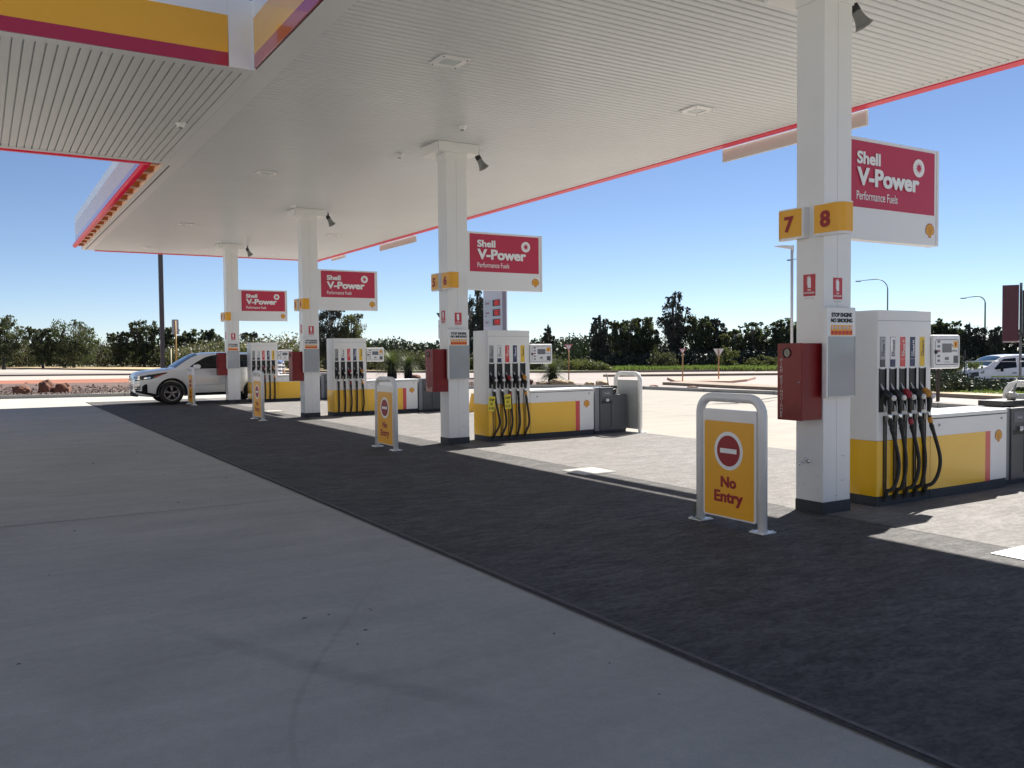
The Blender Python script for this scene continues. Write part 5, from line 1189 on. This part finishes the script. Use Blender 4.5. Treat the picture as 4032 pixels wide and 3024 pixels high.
for s in (-1, 1):
    P = side_patch(hw, (1.62, 3.02), [(1.62, 1.17), (3.02, 1.19)], [(1.62, 1.18), (1.9, 1.37), (2.25, 1.56), (2.55, 1.63), (3.02, 1.655)], s, .007); patch(car, 'side_window', *P, GLASSD)
    P = side_patch(hw, (3.08, 3.72), [(3.08, 1.195), (3.72, 1.21)], [(3.08, 1.655), (3.72, 1.64)], s, .007); patch(car, 'side_window', *P, GLASSD)
    P = side_patch(hw, (3.78, 4.42), [(3.78, 1.215), (4.42, 1.25)], [(3.78, 1.635), (4.2, 1.58), (4.42, 1.36)], s, .007); patch(car, 'side_window', *P, GLASSD)
    P = side_patch(hw, (.05, .98), [(.05, .83), (.5, .86), (.98, 1.045)], [(.05, .935), (.4, 1.005), (.98, 1.075)], s, .008, 14, 4); hl = patch(car, 'headlight', *P, mat('lamp_smoke', (.012, .013, .015), .25))
    P = side_patch(hw, (.60, .94), [(.60, .89), (.94, 1.035)], [(.60, .955), (.94, 1.045)], s, .011, 8, 3); patch(hl, 'indicator', *P, mat('indicator_orange', (.45, .09, .02), .3))
    P = side_patch(hw, (.26, .46), [(.26, .87), (.46, .885)], [(.26, .905), (.46, .93)], s, .011, 6, 3); patch(hl, 'reflector', *P, CHROME)
    for z0_, z1_, bars in ((.80, .99, (.84, .885, .93)), (.50, .70, (.55, .60, .65))):
        P = side_patch(hw, (.004, .15), [(.004, z0_), (.15, z0_+.02)], [(.004, z1_-.05), (.15, z1_-.02)], s, .006, 8, 4); gp = patch(car, 'grille_side', *P, CL)
        for zb in bars: P = side_patch(hw, (.004, .14), [(.004, zb), (.14, zb+.01)], [(.004, zb+.018), (.14, zb+.028)], s, .012, 8, 2); patch(gp, 'grille_bar', *P, CHROME)
    for (xa_, xb_) in ((1.60, 3.43),):
        P = side_patch(hw, (1.60, 3.44), [(1.6, .27), (3.44, .28)], [(1.6, .365), (3.44, .37)], s, .012, 20, 4); patch(car, 'sill_cladding', *P, CL)
    for xd in (1.64, 2.86, 3.62):
        P = side_patch(hw, (xd, xd+.014), [(xd, .38), (xd+.014, .38)], [(xd, 1.16), (xd+.014, 1.16)], s, .0015, 2, 8); patch(car, 'door_gap', *P, SHADEB)
    b = MB(); b.add([(x, s*(hw(x, z)+.002), z) for x, z in ((1.7, .60), (3.4, .66), (3.4, .668), (1.7, .61))], [(0, 1, 2, 3)]); b.build('door_crease', GREYM, car)
    for xd in (2.62, 3.45): MB().box(xd, xd+.17, s*(hw(xd, .98)+.02)-.012, s*(hw(xd, .98)+.02)+.012, .965, .995).build('door_handle', CARW, car, bevel=.005)
    b = MB(); b.prism([(-.02, -.05), (.10, -.08), (.20, -.05), (.22, .04), (.14, .09), (.0, .07)], (1.80, s*(HW+.05), 1.24), AX, AZ, -AY, -s*.17 if s > 0 else .17); b.build('mirror', CARW, car, bevel=.02)
    b = MB(); arc = [(1.12+.500*math.cos(R(a)), .38+.500*math.sin(R(a))) for a in range(-10, 191, 8)]; arc2 = [(1.12+.430*math.cos(R(a)), .38+.430*math.sin(R(a))) for a in range(190, -11, -8)]
    b.add([(x, s*(hw(x, max(z, .3))+.006), z) for x, z in arc]+[(x, s*(hw(x, max(z, .3))+.006), z) for x, z in arc2], [(i, i+1, 2*len(arc)-2-i, 2*len(arc)-1-i) for i in range(len(arc)-1)]); b.build('arch_cladding', CL, car)
    P = side_patch(hw, (.20, .36), [(.16, .46), (.42, .40)], [(.16, .58), (.30, .70), (.42, .66)], s, .010, 6, 4); patch(car, 'fog_lamp', *P, CL)
    P = side_patch(hw, (.02, .62), [(.02, .43), (.62, .27)], [(.02, .50), (.62, .36)], s, .012, 10, 3); patch(car, 'bumper_valance', *P, CL)
    P = side_patch(hw, (4.50, 4.74), [(4.5, .95), (4.74, .93)], [(4.5, 1.08), (4.74, 1.08)], s, .008, 6, 4); patch(car, 'tail_lamp', *P, mat('tail_red', (.35, .01, .02), .2, coat=1))
def top_patch(xa_, xb_, k, nx=14, ny_=12, off=.008, z0=0):
    P = []
    for i in range(nx):
        x = xa_+(xb_-xa_)*i/(nx-1); tp = ft(x); r_ = fr(x) if not callable(k) else k(x)
        for j in range(ny_):
            v = -1+2*j/(ny_-1); P.append((x-off*.7, v*r_*.97, tp-.05*abs(v)**2.6+off))
    return P, nx, ny_
P = top_patch(1.27, 2.02, interp([(1.27, .80), (1.5, .76), (2.02, .64)])); patch(car, 'windscreen', *P, GLASSB)
P = top_patch(4.44, 4.68, interp([(4.44, .56), (4.68, .62)])); patch(car, 'rear_window', *P, GLASSD)
# nose: grille bars, bumper
b = MB()
def front_y(v, z, off): # point on rounded nose
    return None
def nose_strip(z0_, z1_, w0, w1, off, m, name, dz=0):
    P = []; n = 17
    for i in range(n):
        v = -1+2*i/(n-1)
        for z, w_ in ((z0_, w0), (z1_, w1)):
            y = v*w_; P.append((.015+.10*abs(y/.8)**2.2+.02*max(0, (z-.7)/.2)-off, y, z))
    b_ = MB(); b_.grid(P, n, 2); return b_.build(name, m, car)
nose_strip(.44, .93, .60, .66, .012, CL, 'grille_surround')
for z in (.885, .825, .77, .66, .60, .54): nose_strip(z, z+.022, .57, .58, .035, CHROME if z > .75 else mat('grille_bar', (.4, .4, .4), .3, metal=.4), 'grille_bar')
nose_strip(.715, .755, .72, .72, .02, CARW, 'bumper_bar'); nose_strip(.28, .44, .80, .76, .03, CL, 'bumper_lower')
b = MB(); b.prism(rrect(.10, .07, .03), (-.045, 0, .86), -AY, AZ, -AX, .01); b.build('front_badge', CHROME, car)
nose_strip(.50, .60, .19, .19, .05, mat('plate_dark', (.2, .2, .2), .5), 'number_plate')
# --- white van in the car park (nose toward the road, seen over the hedge)
def small_car(name, label, cat, loc, rz, L, top, belt, bot, hwp, rhw, wheels, wr, paint, wins, ws, k0=.05, wsw=None, extra=None, group=None):
    t = thing(name, label, cat, loc, rz, group)
    o, hw_, ft_, fr_ = body_mesh(L, top, belt, bot, hwp, rhw, wheels, wr, paint, ns=60); o.parent = t
    fh_ = interp(hwp)
    for x in wheels:
        for s in (-1, 1): wheel(t, x, s*(fh_(x)-.12), wr, .22, s)
    for s in (-1, 1):
        for (xr, lo, hi) in wins: P = side_patch(hw_, xr, lo, hi, s, .008, 12, 5); patch(t, 'side_window', *P, GLASSD)
    P = []; nx, ny_ = 10, 10
    for i in range(nx):
        x = ws[0]+(ws[1]-ws[0])*i/(nx-1); r_ = fr_(x)*.93
        for j in range(ny_): v = -1+2*j/(ny_-1); P.append((x-.012, v*r_, ft_(x)-.05*abs(v)**2.6+.012))
    patch(t, 'windscreen', P, nx, ny_, GLASSB)
    if extra: extra(t, hw_)
    return t
def vanx(t, hw_):
    for s in (-1, 1):
        P = side_patch(hw_, (1.15, 5.3), [(1.15, 1.12), (5.3, 1.12)], [(1.15, 1.18), (5.3, 1.18)], s, .006, 20, 3); patch(t, 'lime_stripe', *P, mat('lime_stripe', (.55, .60, .05), .5))
        P = side_patch(hw_, (.9, 5.4), [(.9, .4), (5.4, .4)], [(.9, 1.04), (5.4, 1.04)], s, .007, 20, 3); patch(t, 'lower_cladding', *P, CL)
        P = side_patch(hw_, (.10, .50), [(.05, 1.12), (.5, 1.18)], [(.05, 1.36), (.5, 1.42)], s, .008, 6, 4); patch(t, 'headlight', *P, mat('lamp_smoke', (0, 0, 0)))
        MB().box(2.3, 2.5, s*1.01-.02, s*1.01+.02, 1.32, 1.36).build('door_handle', CL, t)
        b = MB(); b.prism([(0, 0), (.12, 0), (.12, .28), (0, .28)], (1.55, s*1.12, 1.42), AX, AZ, -AY, .1); b.build('mirror', CL, t, bevel=.02)
    b = MB(); b.box(-.03, .06, -.74, .74, .7, 1.32).build('front_grille', CL, t) 
van = small_car('parked_van', 'white van parked beyond the hedge at the right edge', 'van', (44.2, 27.3, -1.03), R(-27), 5.6,
    [(0, 1.30), (.06, 1.45), (.2, 1.54), (.8, 1.68), (1.0, 1.73), (1.35, 1.97), (1.75, 2.18), (2.0, 2.26), (2.5, 2.30), (5.4, 2.30), (5.6, 2.1)], [(0, 1.15), (.2, 1.35), (1, 1.55), (5.4, 1.6), (5.6, 1.5)], [(0, .45), (.2, .38), (5.4, .38), (5.6, .5)],
    [(0, .72), (.15, .86), (.5, .97), (1, 1.0), (5.4, 1.0), (5.6, .92)], [(0, .6), (.3, .8), (1, .90), (2, .80), (5.4, .82), (5.6, .8)], [.98, 4.4], .36, CARW,
    [((1.35, 2.55), [(1.35, 1.52), (2.55, 1.62)], [(1.35, 1.60), (1.85, 2.06), (2.55, 2.12)]), ((2.8, 4.2), [(2.8, 1.62), (4.2, 1.62)], [(2.8, 2.12), (4.2, 2.12)])], (1.05, 1.85), extra=vanx)
PROF = dict(L=4.5, top=[(0, .72), (.1, .86), (.9, .98), (1.15, 1.02), (1.6, 1.28), (1.95, 1.42), (2.6, 1.46), (3.4, 1.38), (4.0, 1.12), (4.4, 1.02), (4.5, .85)], belt=[(0, .66), (.3, .84), (1.1, .94), (4.2, 1.0), (4.5, .8)], bot=[(0, .4), (.2, .25), (4.3, .28), (4.5, .42)],
    hwp=[(0, .6), (.15, .76), (.5, .86), (1.5, .9), (4, .89), (4.5, .72)], rhw=[(0, .5), (.5, .74), (1.2, .74), (1.9, .58), (3.3, .56), (4, .68), (4.5, .55)], wheels=[.9, 3.5], wr=.32,
    wins=[((1.55, 2.5), [(1.55, .97), (2.5, .99)], [(1.55, 1.0), (2.0, 1.34), (2.5, 1.39)]), ((2.56, 3.5), [(2.56, .99), (3.5, 1.02)], [(2.56, 1.39), (3.1, 1.36), (3.5, 1.2)])], ws=(1.2, 1.9))
small_car('parked_car', 'dark car parked between the white van and the pump display', 'car', (53.9, 29.2, -1.03), R(112), paint=CARD, **PROF)
small_car('parked_car', 'dark car half hidden behind the nearest pump display', 'car', (49.6, 31.4, -1.03), R(125), paint=mat('charcoal_car_paint', (.05, .05, .055), .25, coat=1), **PROF)
small_car('parked_car', 'silver car at the far left of the car park, behind the pump display', 'car', (57.2, 37.2, -1.03), R(110), paint=CARS, **PROF)

# ================================================================== PERSON behind the farthest pump
t = thing('person', 'person in a grey and white striped top with blue shoulders, standing behind the farthest pump', 'person', (9.30, 31.75, 0), R(15))
def skin(name, V, E, Rr, m, parent, sub=2):
    me = bpy.data.meshes.new(name); me.from_pydata(V, E, []); o = bpy.data.objects.new(name, me); col.objects.link(o)
    md = o.modifiers.new('s', 'SKIN'); md.use_smooth_shade = True
    for i, r in enumerate(Rr): me.skin_vertices[0].data[i].radius = (r, r) if not isinstance(r, tuple) else r
    me.skin_vertices[0].data[0].use_root = True
    sb_ = o.modifiers.new('u', 'SUBSURF'); sb_.levels = sb_.render_levels = sub
    dg = bpy.context.evaluated_depsgraph_get(); dg.update(); nm = bpy.data.meshes.new_from_object(o.evaluated_get(dg)); o.modifiers.clear(); o.data = nm; nm.materials.clear(); nm.materials.append(m)
    for p in nm.polygons: p.use_smooth = True
    o.parent = parent; return o
V = [(0, 0, .95), (0, 0, 1.12), (0, 0, 1.30), (0, 0, 1.43), (0, -.01, 1.52), (0, -.02, 1.60), (0, -.02, 1.70),
     (.10, 0, .90), (.11, .01, .50), (.11, .03, .09), (.11, -.12, .04), (-.10, 0, .90), (-.11, .01, .50), (-.11, .03, .09), (-.11, -.12, .04),
     (.19, 0, 1.40), (.25, .02, 1.13), (.24, -.08, .90), (.24, -.12, .82), (-.19, 0, 1.40), (-.25, .02, 1.13), (-.24, -.08, .90), (-.24, -.12, .82)]
E_ = [(0, 1), (1, 2), (2, 3), (3, 4), (4, 5), (5, 6), (0, 7), (7, 8), (8, 9), (9, 10), (0, 11), (11, 12), (12, 13), (13, 14), (3, 15), (15, 16), (16, 17), (17, 18), (3, 19), (19, 20), (20, 21), (21, 22)]
Rr = [(.15, .11), (.13, .095), (.155, .10), (.10, .07), .052, .075, .07, .085, .058, .042, .035, .085, .058, .042, .035, .055, .042, .032, .025, .055, .042, .032, .025]
SK = mat('skin', (.45, .26, .18), .5)
skin('body', V, E_, Rr, SK, t)
for s in (-1, 1):
    for q, (dy, L_) in enumerate(((-.022, .066), (-.007, .075), (.008, .07), (.022, .055))):
        p = Vector((s*.24, -.13+dy, .80)); MB().tube([p, p+Vector((-s*.003, -.006, -L_*.5)), p+Vector((-s*.012, -.008, -L_))], [.009, .0085, .006], 8).build('finger', SK, t)
    p = Vector((s*.23, -.155, .83)); MB().tube([p, p+Vector((-s*.01, -.02, -.03)), p+Vector((-s*.012, -.028, -.055))], [.011, .010, .007], 8).build('thumb', SK, t)
# shirt: striped tube around the torso and sleeves, blue yoke
b = MB(); SB, SW, SG = mat('cloth_blue', (.09, .18, .48), .8), mat('cloth_white', (.75, .75, .76), .8), mat('cloth_grey', (.10, .10, .11), .8)
lv = [(.86, .185, .135), (.93, .18, .13), (1.0, .17, .125), (1.07, .165, .12), (1.14, .17, .12), (1.21, .18, .125), (1.28, .19, .125), (1.35, .195, .12), (1.41, .17, .10), (1.455, .10, .075), (1.475, .065, .06)]
for i in range(len(lv)-1):
    b.use(SB if i >= 7 else (SW if i % 2 else SG)); P = []
    for zz, rx_, ry_ in (lv[i], lv[i+1]):
        for k in range(21): a = 2*math.pi*k/20; P.append((rx_*math.cos(a), ry_*math.sin(a), zz))
    b.grid(P, 2, 21)
b.build('shirt', None, t)
for s in (-1, 1):
    b = MB()
    for i in range(6):
        p0_ = Vector((s*.175, 0, 1.43)).lerp(Vector((s*.262, .02, 1.08)), i/6); p1_ = Vector((s*.175, 0, 1.43)).lerp(Vector((s*.262, .02, 1.08)), (i+1)/6)
        b.use(SB if i < 1 else (SW if i % 2 else SG)).tube([p0_, p1_], [.070-.002*i, .068-.002*i], 12, cap=False)
    b.build('sleeve', None, t)
b = MB(); TR = mat('trouser_navy', (.02, .03, .07), .85)
for s in (-1, 1): b.tube([(s*.09, 0, .93), (s*.10, 0, .86), (s*.11, .01, .5), (s*.11, .03, .1)], [.11, .105, .078, .062], 14)
b.tube([(0, 0, .80), (0, 0, .95)], [.15, .165], 16); b.build('trousers', TR, t)
b = MB(); b.lathe([(.085, -.02), (.098, .03), (.092, .08), (.06, .115), (0, .125)], (0, .005, 1.67), seg=18); b.build('hair', mat('hair_dark', (.03, .02, .015), .8), t)
for s in (-1, 1): MB().lathe([(0, .012), (.010, .006), (.012, 0)], (s*.032, -.088, 1.655), (0, -1, 0), 10).build('eye', LETB, t)
MB().lathe([(0, .03), (.010, .012), (.016, 0)], (0, -.085, 1.625), (0, -1, -.2), 10).build('nose', SK, t)
MB().box(-.022, .022, -.088, -.080, 1.585, 1.592).build('mouth', mat('lip', (.3, .1, .09), .6), t)
for s in (-1, 1): MB().box(s*.11-.045, s*.11+.045, -.19, .09, 0, .075).build('shoe', BLACK, t, bevel=.02)
